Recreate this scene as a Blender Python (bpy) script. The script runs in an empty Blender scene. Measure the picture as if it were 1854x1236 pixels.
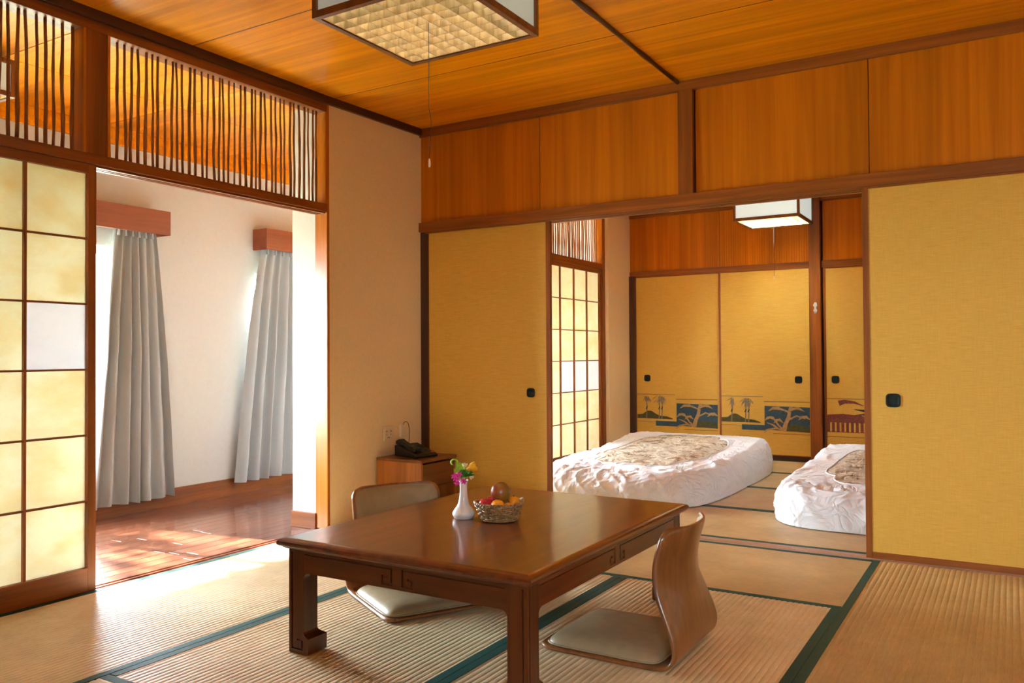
import bpy, bmesh, math, random
from mathutils import Vector, Matrix, noise
random.seed(7)
PI = math.pi
scene = bpy.context.scene
COL = scene.collection

# ------------------------------------------------------------------ camera
YAW, PIT, ROL, FPX = math.radians(31.24), math.radians(0.8976), math.radians(-0.3355), 1490.0
cam_d = bpy.data.cameras.new('camera')
cam_d.sensor_width = 36.0
cam_d.lens = FPX / 1854.0 * 36.0
cam_d.clip_start = 0.05
cam = bpy.data.objects.new('camera', cam_d)
COL.objects.link(cam)
_f = Vector((-math.sin(YAW) * math.cos(PIT), math.cos(YAW) * math.cos(PIT), math.sin(PIT)))
_r = Vector((math.cos(YAW), math.sin(YAW), 0))
_u = _r.cross(_f)
_r2 = _r * math.cos(ROL) + _u * math.sin(ROL)
_u2 = _u * math.cos(ROL) - _r * math.sin(ROL)
M = Matrix((_r2, _u2, -_f)).transposed().to_4x4()
M.translation = Vector((0, 0, 1.0))
cam.matrix_world = M
scene.camera = cam

# ------------------------------------------------------------------ world, sun, daylight, exposure
world = bpy.data.worlds.new('world')
scene.world = world
world.use_nodes = True
bg = world.node_tree.nodes['Background']
bg.inputs['Color'].default_value = (0.77, 0.90, 1.0, 1)
bg.inputs['Strength'].default_value = 19.0

sun_d = bpy.data.lights.new('sun', 'SUN')
sun_d.energy = 21.0
sun_d.color = (1.0, 0.98, 0.96)
sun_d.angle = math.radians(0.9)
sun = bpy.data.objects.new('sun', sun_d)
COL.objects.link(sun)
sun.rotation_euler = Vector((1.0, 0.10, -0.87)).to_track_quat('-Z', 'Y').to_euler()

def portal(y0, y1, z0, z1, x, face='x'):
    d = bpy.data.lights.new('window_portal', 'AREA')
    d.shape = 'RECTANGLE'
    d.size = y1 - y0
    d.size_y = z1 - z0
    d.cycles.is_portal = True
    o = bpy.data.objects.new('window_portal', d)
    COL.objects.link(o)
    if face == 'y':
        o.matrix_world = Matrix(((1, 0, 0, (y0 + y1) / 2), (0, 0, -1, x), (0, 1, 0, (z0 + z1) / 2), (0, 0, 0, 1)))
        return
    o.matrix_world = Matrix(((0, 0, -1, x), (1, 0, 0, (y0 + y1) / 2), (0, -1, 0, (z0 + z1) / 2), (0, 0, 0, 1)))

vs = scene.view_settings
vs.view_transform = 'Standard'
vs.look = 'None'
vs.exposure = 2.1
vs.gamma = 1.0
vs.use_curve_mapping = False
scene.cycles.max_bounces = 14
scene.cycles.diffuse_bounces = 8
scene.cycles.transmission_bounces = 6
scene.cycles.transparent_max_bounces = 12
scene.cycles.sample_clamp_indirect = 8.0

# ------------------------------------------------------------------ mesh helpers
class MB:
    def __init__(s, o=(0, 0, 0)):
        s.v, s.f, s.m, s.o = [], [], [], Vector(o)
    def add(s, vs, fs, m=0):
        b = len(s.v)
        s.v += [Vector(p) - s.o for p in vs]
        s.f += [tuple(b + i for i in f) for f in fs]
        s.m += [m] * len(fs)
        return s
    def box(s, x0, x1, y0, y1, z0, z1, m=0):
        return s.add([(x0, y0, z0), (x1, y0, z0), (x1, y1, z0), (x0, y1, z0), (x0, y0, z1), (x1, y0, z1), (x1, y1, z1), (x0, y1, z1)],
                     [(3, 2, 1, 0), (4, 5, 6, 7), (0, 1, 5, 4), (1, 2, 6, 5), (2, 3, 7, 6), (3, 0, 4, 7)], m)
    def prism(s, poly, fn, a0, a1, m=0):
        n = len(poly)
        vs = [fn(p[0], p[1], a0) for p in poly] + [fn(p[0], p[1], a1) for p in poly]
        fs = [tuple(range(n - 1, -1, -1)), tuple(range(n, 2 * n))]
        fs += [(i, (i + 1) % n, n + (i + 1) % n, n + i) for i in range(n)]
        return s.add(vs, fs, m)
    def tube(s, pts, r, n=8, closed=False, m=0):
        pts = [Vector(p) for p in pts]
        N = len(pts)
        rs = r if isinstance(r, (list, tuple)) else [r] * N
        vs, fs = [], []
        ref = None
        for i, p in enumerate(pts):
            a = pts[(i - 1) % N] if (closed or i > 0) else p
            b = pts[(i + 1) % N] if (closed or i < N - 1) else p
            t = (b - a).normalized()
            if ref is None:
                ref = Vector((0, 0, 1)) if abs(t.z) < 0.9 else Vector((1, 0, 0))
            e1 = (ref - t * ref.dot(t)).normalized()
            ref = e1
            e2 = t.cross(e1)
            vs += [p + (e1 * math.cos(2 * PI * k / n) + e2 * math.sin(2 * PI * k / n)) * rs[i] for k in range(n)]
        for i in range(N if closed else N - 1):
            j = (i + 1) % N
            fs += [(i * n + k, i * n + (k + 1) % n, j * n + (k + 1) % n, j * n + k) for k in range(n)]
        if not closed:
            fs += [tuple(range(n - 1, -1, -1)), tuple((N - 1) * n + k for k in range(n))]
        return s.add(vs, fs, m)
    def lathe(s, prof, n=32, c=(0, 0, 0), m=0, sx=1, sy=1):
        vs, fs = [], []
        for r, z in prof:
            vs += [(c[0] + sx * r * math.cos(2 * PI * k / n), c[1] + sy * r * math.sin(2 * PI * k / n), c[2] + z) for k in range(n)]
        for i in range(len(prof) - 1):
            fs += [(i * n + k, i * n + (k + 1) % n, (i + 1) * n + (k + 1) % n, (i + 1) * n + k) for k in range(n)]
        if prof[0][0] > 1e-6: fs.append(tuple(range(n - 1, -1, -1)))
        if prof[-1][0] > 1e-6: fs.append(tuple((len(prof) - 1) * n + k for k in range(n)))
        return s.add(vs, fs, m)
    def grid(s, fn, nu, nv, m=0):
        vs = [fn(i / nu, j / nv) for j in range(nv + 1) for i in range(nu + 1)]
        fs = [(j * (nu + 1) + i, j * (nu + 1) + i + 1, (j + 1) * (nu + 1) + i + 1, (j + 1) * (nu + 1) + i) for j in range(nv) for i in range(nu)]
        return s.add(vs, fs, m)
    def mesh(s, name, mats, smooth=False, bevel=0, seg=2, weld=False):
        me = bpy.data.meshes.new(name)
        me.from_pydata([tuple(v) for v in s.v], [], s.f)
        for mt in (mats if isinstance(mats, (list, tuple)) else [mats]):
            me.materials.append(mt)
        for p, mi in zip(me.polygons, s.m):
            p.material_index = mi
        if bevel or weld:
            bm = bmesh.new()
            bm.from_mesh(me)
            if weld: bmesh.ops.remove_doubles(bm, verts=bm.verts, dist=1e-5)
            if bevel:
                ed = [e for e in bm.edges if len(e.link_faces) == 2 and e.calc_face_angle(0) > 0.6]
                bmesh.ops.bevel(bm, geom=ed, offset=bevel, segments=seg, affect='EDGES', profile=0.6)
            bm.to_mesh(me)
            bm.free()
        if smooth:
            for p in me.polygons: p.use_smooth = True
        me.update()
        return me
    def build(s, name, mats, parent=None, **k):
        return inst(name, s.mesh(name, mats, **k), parent)

def inst(name, me, parent=None, loc=(0, 0, 0), rot=None, scale=None):
    o = bpy.data.objects.new(name, me)
    COL.objects.link(o)
    o.location = loc
    if rot: o.rotation_euler = rot
    if scale: o.scale = scale
    if parent: o.parent = parent
    return o

def tag(o, label=None, cat=None, group=None, kind=None):
    if label: o['label'] = label
    if cat: o['category'] = cat
    if group: o['group'] = group
    if kind: o['kind'] = kind
    return o

def thing(name, label, cat, loc=(0, 0, 0), rz=0, group=None, kind=None):
    o = bpy.data.objects.new(name, None)
    COL.objects.link(o)
    o.empty_display_size = 0.1
    o.location = loc
    o.rotation_euler = (0, 0, rz)
    return tag(o, label, cat, group, kind)

def struct(name, label=None, cat=None):
    return thing(name, label, cat, kind='structure')

def copy_tree(o, parent=None):
    c = o.copy()
    COL.objects.link(c)
    c.parent = parent
    for ch in list(o.children): copy_tree(ch, c)
    return c

# ------------------------------------------------------------------ materials
def newmat(name):
    m = bpy.data.materials.new(name)
    m.use_nodes = True
    nt = m.node_tree
    return m, nt, nt.nodes['Principled BSDF']

def N(nt, t, **k):
    n = nt.nodes.new(t)
    for a, b in k.items():
        if a in n.inputs: n.inputs[a].default_value = b
        else: setattr(n, a, b)
    return n

def ramp(nt, stops):
    r = nt.nodes.new('ShaderNodeValToRGB')
    e = r.color_ramp.elements
    while len(e) < len(stops): e.new(0.5)
    for x, (p, c) in zip(e, stops):
        x.position = p
        x.color = (c[0], c[1], c[2], 1)
    return r

def coords(nt, scale, rnd=True, rot=(0, 0, 0)):
    tc = N(nt, 'ShaderNodeTexCoord')
    mp = N(nt, 'ShaderNodeMapping')
    mp.inputs['Scale'].default_value = scale
    mp.inputs['Rotation'].default_value = rot
    nt.links.new(tc.outputs['Object'], mp.inputs['Vector'])
    if rnd:
        oi = N(nt, 'ShaderNodeObjectInfo')
        mul = N(nt, 'ShaderNodeMath', operation='MULTIPLY')
        mul.inputs[1].default_value = 37.0
        nt.links.new(oi.outputs['Random'], mul.inputs[0])
        cb = N(nt, 'ShaderNodeCombineXYZ')
        for i in range(3): nt.links.new(mul.outputs[0], cb.inputs[i])
        nt.links.new(cb.outputs[0], mp.inputs['Location'])
    return mp

def bump(nt, b, src, strength, dist=0.002):
    n = N(nt, 'ShaderNodeBump')
    n.inputs['Strength'].default_value = strength
    n.inputs['Distance'].default_value = dist
    nt.links.new(src, n.inputs['Height'])
    nt.links.new(n.outputs[0], b.inputs['Normal'])

def wood(name, dark, light, axis='x', scale=22, rough=0.38, coat=0.0, bmp=0.08, stretch=0.045, coat_rough=0.15, lo=0.3, hi=0.7, wave=0.6, spec=0.5):
    m, nt, b = newmat(name)
    sc = [scale] * 3
    sc['xyz'.index(axis)] = scale * stretch
    mp = coords(nt, sc)
    n1 = N(nt, 'ShaderNodeTexNoise', Scale=1.0, Detail=6.0, Roughness=0.62, Distortion=wave)
    nt.links.new(mp.outputs[0], n1.inputs['Vector'])
    mid = [(a + c) / 2 for a, c in zip(dark, light)]
    r = ramp(nt, [(lo, dark), (0.5, mid), (hi, light)])
    nt.links.new(n1.outputs['Fac'], r.inputs[0])
    n2 = N(nt, 'ShaderNodeTexNoise', Scale=0.22, Detail=2.0)
    nt.links.new(mp.outputs[0], n2.inputs['Vector'])
    r2 = ramp(nt, [(0.3, (0.78,) * 3), (0.7, (1.12,) * 3)])
    nt.links.new(n2.outputs['Fac'], r2.inputs[0])
    mx = N(nt, 'ShaderNodeMix', data_type='RGBA', blend_type='MULTIPLY')
    mx.inputs['Factor'].default_value = 1.0
    nt.links.new(r.outputs[0], mx.inputs['A'])
    nt.links.new(r2.outputs[0], mx.inputs['B'])
    nt.links.new(mx.outputs['Result'], b.inputs['Base Color'])
    b.inputs['Roughness'].default_value = rough
    b.inputs['Coat Weight'].default_value = coat
    b.inputs['Coat Roughness'].default_value = coat_rough
    b.inputs['Specular IOR Level'].default_value = spec
    bump(nt, b, n1.outputs['Fac'], bmp)
    return m

def plain(name, col, rough=0.5, spec=0.5, noise_amt=0.0, nscale=30, bmp=0.0, coat=0.0, metal=0.0, sheen=0.0):
    m, nt, b = newmat(name)
    b.inputs['Base Color'].default_value = (*col, 1)
    b.inputs['Roughness'].default_value = rough
    b.inputs['Specular IOR Level'].default_value = spec
    b.inputs['Coat Weight'].default_value = coat
    b.inputs['Metallic'].default_value = metal
    b.inputs['Sheen Weight'].default_value = sheen
    if noise_amt or bmp:
        mp = coords(nt, (nscale,) * 3)
        n = N(nt, 'ShaderNodeTexNoise', Scale=1.0, Detail=5.0)
        nt.links.new(mp.outputs[0], n.inputs['Vector'])
        if noise_amt:
            r = ramp(nt, [(0.3, [c * (1 - noise_amt) for c in col]), (0.7, [min(1, c * (1 + noise_amt)) for c in col])])
            nt.links.new(n.outputs['Fac'], r.inputs[0])
            nt.links.new(r.outputs[0], b.inputs['Base Color'])
        if bmp: bump(nt, b, n.outputs['Fac'], bmp)
    return m

def linen(name, c1, c2):
    # woven straw cloth on the fusuma: fine horizontal slubs over a vertical weave
    m, nt, b = newmat(name)
    mp = coords(nt, (14, 14, 420))
    n = N(nt, 'ShaderNodeTexNoise', Scale=1.0, Detail=4.0, Roughness=0.6)
    nt.links.new(mp.outputs[0], n.inputs['Vector'])
    mp2 = coords(nt, (500, 500, 18))
    n2 = N(nt, 'ShaderNodeTexNoise', Scale=1.0, Detail=2.0)
    nt.links.new(mp2.outputs[0], n2.inputs['Vector'])
    ad = N(nt, 'ShaderNodeMath', operation='MULTIPLY_ADD')
    ad.inputs[1].default_value = 0.35
    nt.links.new(n2.outputs['Fac'], ad.inputs[0])
    nt.links.new(n.outputs['Fac'], ad.inputs[2])
    r = ramp(nt, [(0.42, c1), (0.92, c2)])
    nt.links.new(ad.outputs[0], r.inputs[0])
    nt.links.new(r.outputs[0], b.inputs['Base Color'])
    b.inputs['Roughness'].default_value = 0.62
    b.inputs['Specular IOR Level'].default_value = 0.3
    bump(nt, b, ad.outputs[0], 0.12, 0.001)
    return m

def paper(name, col, edge, trans=0.62):
    m, nt, b = newmat(name)
    nt.nodes.remove(b)
    out = nt.nodes['Material Output']
    mp = coords(nt, (5, 5, 9))
    n = N(nt, 'ShaderNodeTexNoise', Scale=1.0, Detail=5.0, Roughness=0.65)
    nt.links.new(mp.outputs[0], n.inputs['Vector'])
    r = ramp(nt, [(0.3, edge), (0.6, col)])
    nt.links.new(n.outputs['Fac'], r.inputs[0])
    d = N(nt, 'ShaderNodeBsdfDiffuse')
    t = N(nt, 'ShaderNodeBsdfTranslucent')
    mx = N(nt, 'ShaderNodeMixShader')
    mx.inputs[0].default_value = trans
    nt.links.new(r.outputs[0], d.inputs[0])
    nt.links.new(r.outputs[0], t.inputs[0])
    nt.links.new(d.outputs[0], mx.inputs[1])
    nt.links.new(t.outputs[0], mx.inputs[2])
    nt.links.new(mx.outputs[0], out.inputs[0])
    return m

def tatami_mat_material(name, c1, c2, axis):
    m, nt, b = newmat(name)
    sc = [260, 260, 260]
    sc['xy'.index(axis)] = 22
    mp = coords(nt, sc)
    n = N(nt, 'ShaderNodeTexNoise', Scale=1.0, Detail=3.0, Roughness=0.6)
    nt.links.new(mp.outputs[0], n.inputs['Vector'])
    mp2 = coords(nt, (2.2, 2.2, 2.2))
    n2 = N(nt, 'ShaderNodeTexNoise', Scale=1.0, Detail=7.0, Roughness=0.72)
    nt.links.new(mp2.outputs[0], n2.inputs['Vector'])
    ad = N(nt, 'ShaderNodeMath', operation='MULTIPLY_ADD')
    ad.inputs[1].default_value = 0.45
    nt.links.new(n.outputs['Fac'], ad.inputs[0])
    nt.links.new(n2.outputs['Fac'], ad.inputs[2])
    r = ramp(nt, [(0.48, c1), (0.72, [(a + c) / 2 for a, c in zip(c1, c2)]), (0.95, c2)])
    nt.links.new(ad.outputs[0], r.inputs[0])
    nt.links.new(r.outputs[0], b.inputs['Base Color'])
    b.inputs['Roughness'].default_value = 0.46
    b.inputs['Specular IOR Level'].default_value = 0.9
    bump(nt, b, n.outputs['Fac'], 0.25, 0.0015)
    return m

def glassy(name):
    m, nt, b = newmat(name)
    nt.nodes.remove(b)
    t = N(nt, 'ShaderNodeBsdfTransparent')
    g = N(nt, 'ShaderNodeBsdfGlossy')
    g.inputs['Roughness'].default_value = 0.02
    fr = N(nt, 'ShaderNodeFresnel')
    mx = N(nt, 'ShaderNodeMixShader')
    nt.links.new(fr.outputs[0], mx.inputs[0])
    nt.links.new(t.outputs[0], mx.inputs[1])
    nt.links.new(g.outputs[0], mx.inputs[2])
    nt.links.new(mx.outputs[0], nt.nodes['Material Output'].inputs[0])
    return m

def emit(name, col, strength):
    m, nt, b = newmat(name)
    b.inputs['Base Color'].default_value = (*col, 1)
    b.inputs['Emission Color'].default_value = (*col, 1)
    b.inputs['Emission Strength'].default_value = strength
    return m

OR_D, OR_L = (0.60, 0.185, 0.001), (0.90, 0.33, 0.004)
PN_D, PN_L = (0.42, 0.108, 0.001), (0.62, 0.190, 0.003)
M_ceil = wood('ceiling_wood', OR_D, OR_L, 'x', 26, 0.32, 0.06, 0.06, 0.03, spec=0.3)
M_panel = wood('panel_wood', PN_D, PN_L, 'z', 26, 0.42, 0.0, 0.06, 0.03, spec=0.22, lo=0.25, hi=0.75)
BR_D, BR_L = (0.17, 0.044, 0.006), (0.34, 0.098, 0.013)
M_frame = {a: wood('frame_wood_' + a, BR_D, BR_L, a, 30, 0.42, 0.06, 0.06, spec=0.3) for a in 'xyz'}
M_post = wood('orange_post_wood', (0.34, 0.085, 0.004), (0.60, 0.19, 0.008), 'z', 26, 0.28, 0.3, 0.05, 0.03)
M_dark = {a: wood('dark_wood_' + a, (0.035, 0.010, 0.004), (0.085, 0.024, 0.008), a, 30, 0.38, 0.15, 0.05) for a in 'xyz'}
M_stick = wood('branch_bark', (0.18, 0.065, 0.020), (0.40, 0.145, 0.042), 'z', 60, 0.55, 0.0, 0.3, 0.1)
M_table = wood('table_wood', (0.095, 0.020, 0.004), (0.200, 0.048, 0.009), 'y', 24, 0.28, 0.40, 0.04, 0.05, 0.12)
M_table_x = wood('table_wood_x', (0.062, 0.016, 0.004), (0.145, 0.040, 0.009), 'x', 24, 0.32, 0.2, 0.04, 0.05, 0.14, spec=0.35)
M_table_z = wood('table_wood_z', (0.062, 0.016, 0.004), (0.145, 0.040, 0.009), 'z', 24, 0.32, 0.2, 0.04, 0.05, 0.14, spec=0.35)
M_plywood = wood('chair_plywood', (0.16, 0.055, 0.014), (0.33, 0.125, 0.035), 'z', 26, 0.28, 0.4, 0.04, 0.06)
M_plank = wood('plank_wood', (0.105, 0.030, 0.014), (0.24, 0.080, 0.038), 'y', 24, 0.22, 0.5, 0.06, 0.06, 0.10)
M_cab = wood('cabinet_wood', (0.26, 0.080, 0.014), (0.50, 0.185, 0.035), 'z', 18, 0.42, 0.1, 0.05, 0.05)
M_cabtop = wood('cabinet_top_wood', (0.13, 0.040, 0.010), (0.24, 0.080, 0.020), 'y', 18, 0.40, 0.2, 0.05, 0.05)
M_lampwood = wood('lamp_wood', (0.12, 0.038, 0.012), (0.24, 0.085, 0.028), 'z', 30, 0.40, 0.2, 0.05)
M_louver = wood('louver_wood', (0.46, 0.27, 0.10), (0.70, 0.47, 0.22), 'z', 40, 0.45, 0.0, 0.04)
M_plaster = plain('warm_plaster', (0.80, 0.62, 0.36), 0.85, 0.2, 0.03, 60, 0.10)
M_white = plain('white_plaster', (0.56, 0.545, 0.515), 0.85, 0.2, 0.02, 40, 0.06)
M_cloth = linen('straw_cloth', (0.56, 0.305, 0.040), (0.70, 0.42, 0.075))
M_paper = paper('shoji_paper', (0.84, 0.81, 0.66), (0.78, 0.68, 0.44), 0.38)
M_paper_new = paper('shoji_paper_new', (0.92, 0.92, 0.92), (0.88, 0.88, 0.89), 0.27)
M_tat = {a: tatami_mat_material('rush_' + a, (0.58, 0.44, 0.215), (0.90, 0.76, 0.50), a) for a in 'xy'}
M_gold_shade = tatami_mat_material('rush_golden_shade', (0.37, 0.235, 0.082), (0.64, 0.45, 0.20), 'y')  # golden rush; shade of the right and far mats put into its colour
M_heri = plain('green_edging', (0.007, 0.068, 0.052), 0.62, 0.35, 0.2, 400, 0.2)
M_pelmet = wood('pelmet_wood', (0.24, 0.060, 0.020), (0.34, 0.095, 0.032), 'y', 30, 0.5, 0.0, 0.05)
M_curtain = plain('grey_curtain', (0.40, 0.425, 0.435), 0.9, 0.1, 0.04, 300, 0.15, sheen=0.2)
M_sheer = paper('sheer_cloth', (0.9, 0.9, 0.88), (0.85, 0.85, 0.83), 0.6)
M_pull = plain('black_green_metal', (0.010, 0.018, 0.016), 0.5, 0.2, 0.2, 80)
M_vinyl = plain('olive_vinyl', (0.35, 0.275, 0.160), 0.42, 0.5, 0.08, 30, 0.0)
M_porcelain = plain('porcelain', (0.80, 0.80, 0.79), 0.16, 0.5, coat=0.6)
M_wicker = wood('wicker', (0.14, 0.060, 0.016), (0.56, 0.34, 0.14), 'z', 90, 0.4, 0.2, 0.3, 0.8)
M_orange = plain('orange_peel', (0.86, 0.34, 0.012), 0.38, 0.5, 0.05, 120, 0.35)
M_red = plain('red_apple', (0.50, 0.028, 0.035), 0.24, 0.5, 0.35, 14, coat=0.3)
M_leaf = plain('leaf_green', (0.07, 0.26, 0.025), 0.5, 0.4, 0.35, 60)
M_leaf_pale = plain('leaf_pale_green', (0.34, 0.58, 0.04), 0.5, 0.4, 0.3, 60)
M_pink = plain('pink_petal', (0.75, 0.07, 0.40), 0.6, 0.3, 0.35, 80)
M_yellow = plain('yellow_petal', (0.85, 0.42, 0.015), 0.6, 0.3, 0.25, 50)
M_cream = plain('cream_petal', (0.85, 0.74, 0.42), 0.6, 0.3, 0.1, 50)
M_black = plain('black_plastic', (0.006, 0.011, 0.011), 0.30, 0.5)
M_key = plain('dark_grey_key', (0.03, 0.035, 0.036), 0.45)
M_redled = plain('red_button', (0.75, 0.12, 0.03), 0.4)
M_socket = plain('ivory_plastic', (0.72, 0.60, 0.42), 0.4)
M_cord = plain('dark_cord', (0.03, 0.025, 0.02), 0.6)
M_glass = glassy('window_glass')
M_winframe = plain('white_window_frame', (0.78, 0.78, 0.77), 0.4)
M_ivory_knob = plain('ivory_knob', (0.75, 0.62, 0.45), 0.35)
M_cotton = plain('white_cotton', (0.80, 0.84, 0.88), 0.88, 0.15, 0.0, 60, 0.0, sheen=0.15)
def creased(m, scale, strength, dist):
    nt = m.node_tree
    b = nt.nodes['Principled BSDF']
    mp = coords(nt, (scale, scale * 0.7, scale))
    n1 = N(nt, 'ShaderNodeTexNoise', Scale=1.0, Detail=3.0, Roughness=0.5, Distortion=1.6)
    nt.links.new(mp.outputs[0], n1.inputs['Vector'])
    a = N(nt, 'ShaderNodeMath', operation='SUBTRACT')
    a.inputs[1].default_value = 0.5
    nt.links.new(n1.outputs['Fac'], a.inputs[0])
    c = N(nt, 'ShaderNodeMath', operation='ABSOLUTE')
    nt.links.new(a.outputs[0], c.inputs[0])
    d = N(nt, 'ShaderNodeMath', operation='POWER')
    d.inputs[1].default_value = 0.6
    nt.links.new(c.outputs[0], d.inputs[0])
    bump(nt, b, d.outputs[0], strength, dist)
creased(M_cotton, 5.5, 0.55, 0.035)
M_acryl = emit('milk_acrylic', (0.62, 0.80, 0.80), 0.05)
M_acryl_on = emit('milk_acrylic_lit', (0.66, 0.84, 0.84), 0.14)
M_tube = emit('fluorescent_tube', (1.0, 0.95, 0.86), 3.5)
M_tube_on = emit('fluorescent_tube_lit', (0.84, 0.94, 1.0), 55.0)
M_lampin = plain('lamp_reflector', (0.85, 0.85, 0.82), 0.5)
M_ground = plain('garden_ground', (0.34, 0.36, 0.25), 0.9, 0.2, 0.3, 3)
M_bark = wood('bark', (0.05, 0.03, 0.02), (0.14, 0.09, 0.05), 'z', 20, 0.9, 0, 0.4, 0.3)
M_treeleaf = plain('tree_leaf', (0.06, 0.16, 0.03), 0.55, 0.4, 0.4, 5)

def mango_mat():
    m, nt, b = newmat('mango_skin')
    tc = N(nt, 'ShaderNodeTexCoord')
    sx = N(nt, 'ShaderNodeSeparateXYZ')
    nt.links.new(tc.outputs['Object'], sx.inputs[0])
    n = N(nt, 'ShaderNodeTexNoise', Scale=22.0, Detail=4.0)
    nt.links.new(tc.outputs['Object'], n.inputs['Vector'])
    a = N(nt, 'ShaderNodeMath', operation='MULTIPLY_ADD')
    a.inputs[1].default_value = -9.0
    a.inputs[2].default_value = 0.05
    nt.links.new(sx.outputs[0], a.inputs[0])
    a2 = N(nt, 'ShaderNodeMath', operation='ADD')
    nt.links.new(a.outputs[0], a2.inputs[0])
    nt.links.new(n.outputs['Fac'], a2.inputs[1])
    r = ramp(nt, [(0.25, (0.16, 0.14, 0.012)), (0.55, (0.30, 0.12, 0.02)), (0.85, (0.34, 0.055, 0.03))])
    nt.links.new(a2.outputs[0], r.inputs[0])
    nt.links.new(r.outputs[0], b.inputs['Base Color'])
    b.inputs['Roughness'].default_value = 0.3
    return m
M_mango = mango_mat()

def blanket_mat():
    m, nt, b = newmat('brown_floral_blanket')
    mp = coords(nt, (7, 8, 7))
    v = N(nt, 'ShaderNodeTexNoise', Scale=1.15, Detail=8.0, Roughness=0.7, Distortion=1.2)
    nt.links.new(mp.outputs[0], v.inputs['Vector'])
    r = ramp(nt, [(0.36, (0.19, 0.125, 0.07)), (0.45, (0.40, 0.31, 0.19)), (0.51, (0.72, 0.67, 0.55)), (0.57, (0.50, 0.41, 0.27)), (0.64, (0.84, 0.82, 0.76))])
    nt.links.new(v.outputs['Fac'], r.inputs[0])
    nt.links.new(r.outputs[0], b.inputs['Base Color'])
    b.inputs['Roughness'].default_value = 0.85
    return m
M_blanket = blanket_mat()
creased(M_blanket, 7.0, 0.6, 0.03)

# ------------------------------------------------------------------ key dimensions (metres)
XW = -3.377          # face of the left wall
YF = 4.34            # face of the lintel between the rooms
YB = 7.84            # bedroom back wall
XE = -4.88           # outer wall of the sunroom
ZC = 2.50            # ceiling
S = [-3.377, -2.445, -1.512, -0.583, 0.347, 1.28, 2.21]   # mat seams

# ================================================================== FLOORS
floor = struct('floor', 'tatami mats with dark green cloth borders', 'floor')
MB().box(-3.377, 2.4, -1.6, YB + 0.1, -0.10, -0.052).build('subfloor', M_dark['y'], floor)
_mats = {}
def mat_mesh(w, l, amp, rush):
    k = (round(w, 3), round(l, 3), amp, rush.name)
    if k in _mats: return _mats[k]
    nr = max(8, round(w / 0.0222))
    xs = []
    for i in range(nr):
        for t in (0, 0.2, 0.5, 0.8):
            xs.append((-w / 2 + (i + t) * w / nr, -amp + amp * math.sin(PI * t) ** 0.6))
    xs.append((w / 2, -amp))
    mb = MB()
    n = len(xs)
    vs = [(x, -l / 2, z) for x, z in xs] + [(x, l / 2, z) for x, z in xs]
    mb.add(vs, [(i, i + 1, n + i + 1, n + i) for i in range(n - 1)])
    mb.box(-w / 2, w / 2, -l / 2, l / 2, -0.05, -amp - 0.0004)
    me = mb.mesh('tatami_mat', rush)
    hb = MB()
    hb.box(-0.0165, 0.0165, -l / 2, l / 2, -0.010, 0.0012)
    _mats[k] = (me, hb.mesh('edge_band', M_heri, bevel=0.0008, seg=1))
    return _mats[k]

def mat(x0, x1, y0, y1, along='y', amp=0.0021, rush=None):
    g = 0.0018
    w, l = (x1 - x0 - g, y1 - y0 - g) if along == 'y' else (y1 - y0 - g, x1 - x0 - g)
    me, hm = mat_mesh(w, l, amp, rush or M_tat['y'])
    o = inst('tatami_mat', me, floor, ((x0 + x1) / 2, (y0 + y1) / 2, random.uniform(-0.0008, 0.0)), (0, 0, 0 if along == 'y' else PI / 2))
    for s in (-1, 1):
        inst('edge_band', hm, o, (s * (w / 2 - 0.0165), 0, 0))
    return o

mat(S[0], S[1], 2.51, 4.30)
mat(S[0], S[1], 0.65, 2.51)
mat(S[0], S[1], -1.21, 0.65)
mat(S[1], S[2], 1.57, 3.42)
mat(S[2], S[3], 1.57, 3.42)
mat(S[1], S[3], 3.42, 4.30, 'x', 0.0012, M_gold_shade)
mat(S[1], S[3], 0.65, 1.57, 'x', 0.002)
mat(S[1], S[3], -0.28, 0.65, 'x', 0.002)
mat(S[1], S[3], -1.21, -0.28, 'x', 0.002)
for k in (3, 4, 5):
    mat(S[k], S[k + 1], 2.44, 4.30, rush=M_gold_shade)
    mat(S[k], S[k + 1], 0.58, 2.44, rush=M_gold_shade)
    mat(S[k], S[k + 1], -1.21, 0.58)
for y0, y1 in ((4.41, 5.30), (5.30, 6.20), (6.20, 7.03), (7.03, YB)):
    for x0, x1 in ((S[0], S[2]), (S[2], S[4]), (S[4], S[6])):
        mat(x0, x1, y0, y1, 'x', 0.0012, M_gold_shade)

# wooden track between the rooms
t = struct('trim_1', 'pale wooden sliding track in the floor between the two rooms', 'track')
mb = MB()
for a, b, z in ((4.302, 4.322, 0.0), (4.322, 4.340, -0.006), (4.340, 4.362, 0.0), (4.362, 4.380, -0.006), (4.380, 4.408, 0.0)):
    mb.box(XW, 2.3, a, b, -0.05, z)
M_track = wood('track_wood', (0.34, 0.17, 0.10), (0.52, 0.30, 0.19), 'x', 30, 0.4)
mb.build('track', M_track, t)
# wooden track to the sunroom
t = struct('trim_2', 'wooden sliding track between tatami and sunroom floor', 'track')
mb = MB()
for a, b, z in ((0.0, 0.014, -0.002), (0.014, 0.034, -0.009), (0.034, 0.050, -0.002), (0.050, 0.070, -0.009), (0.070, 0.092, -0.002)):
    mb.box(XW - b, XW - a, -1.6, YB, -0.06, z)
mb.build('track', M_plank, t)

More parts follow.
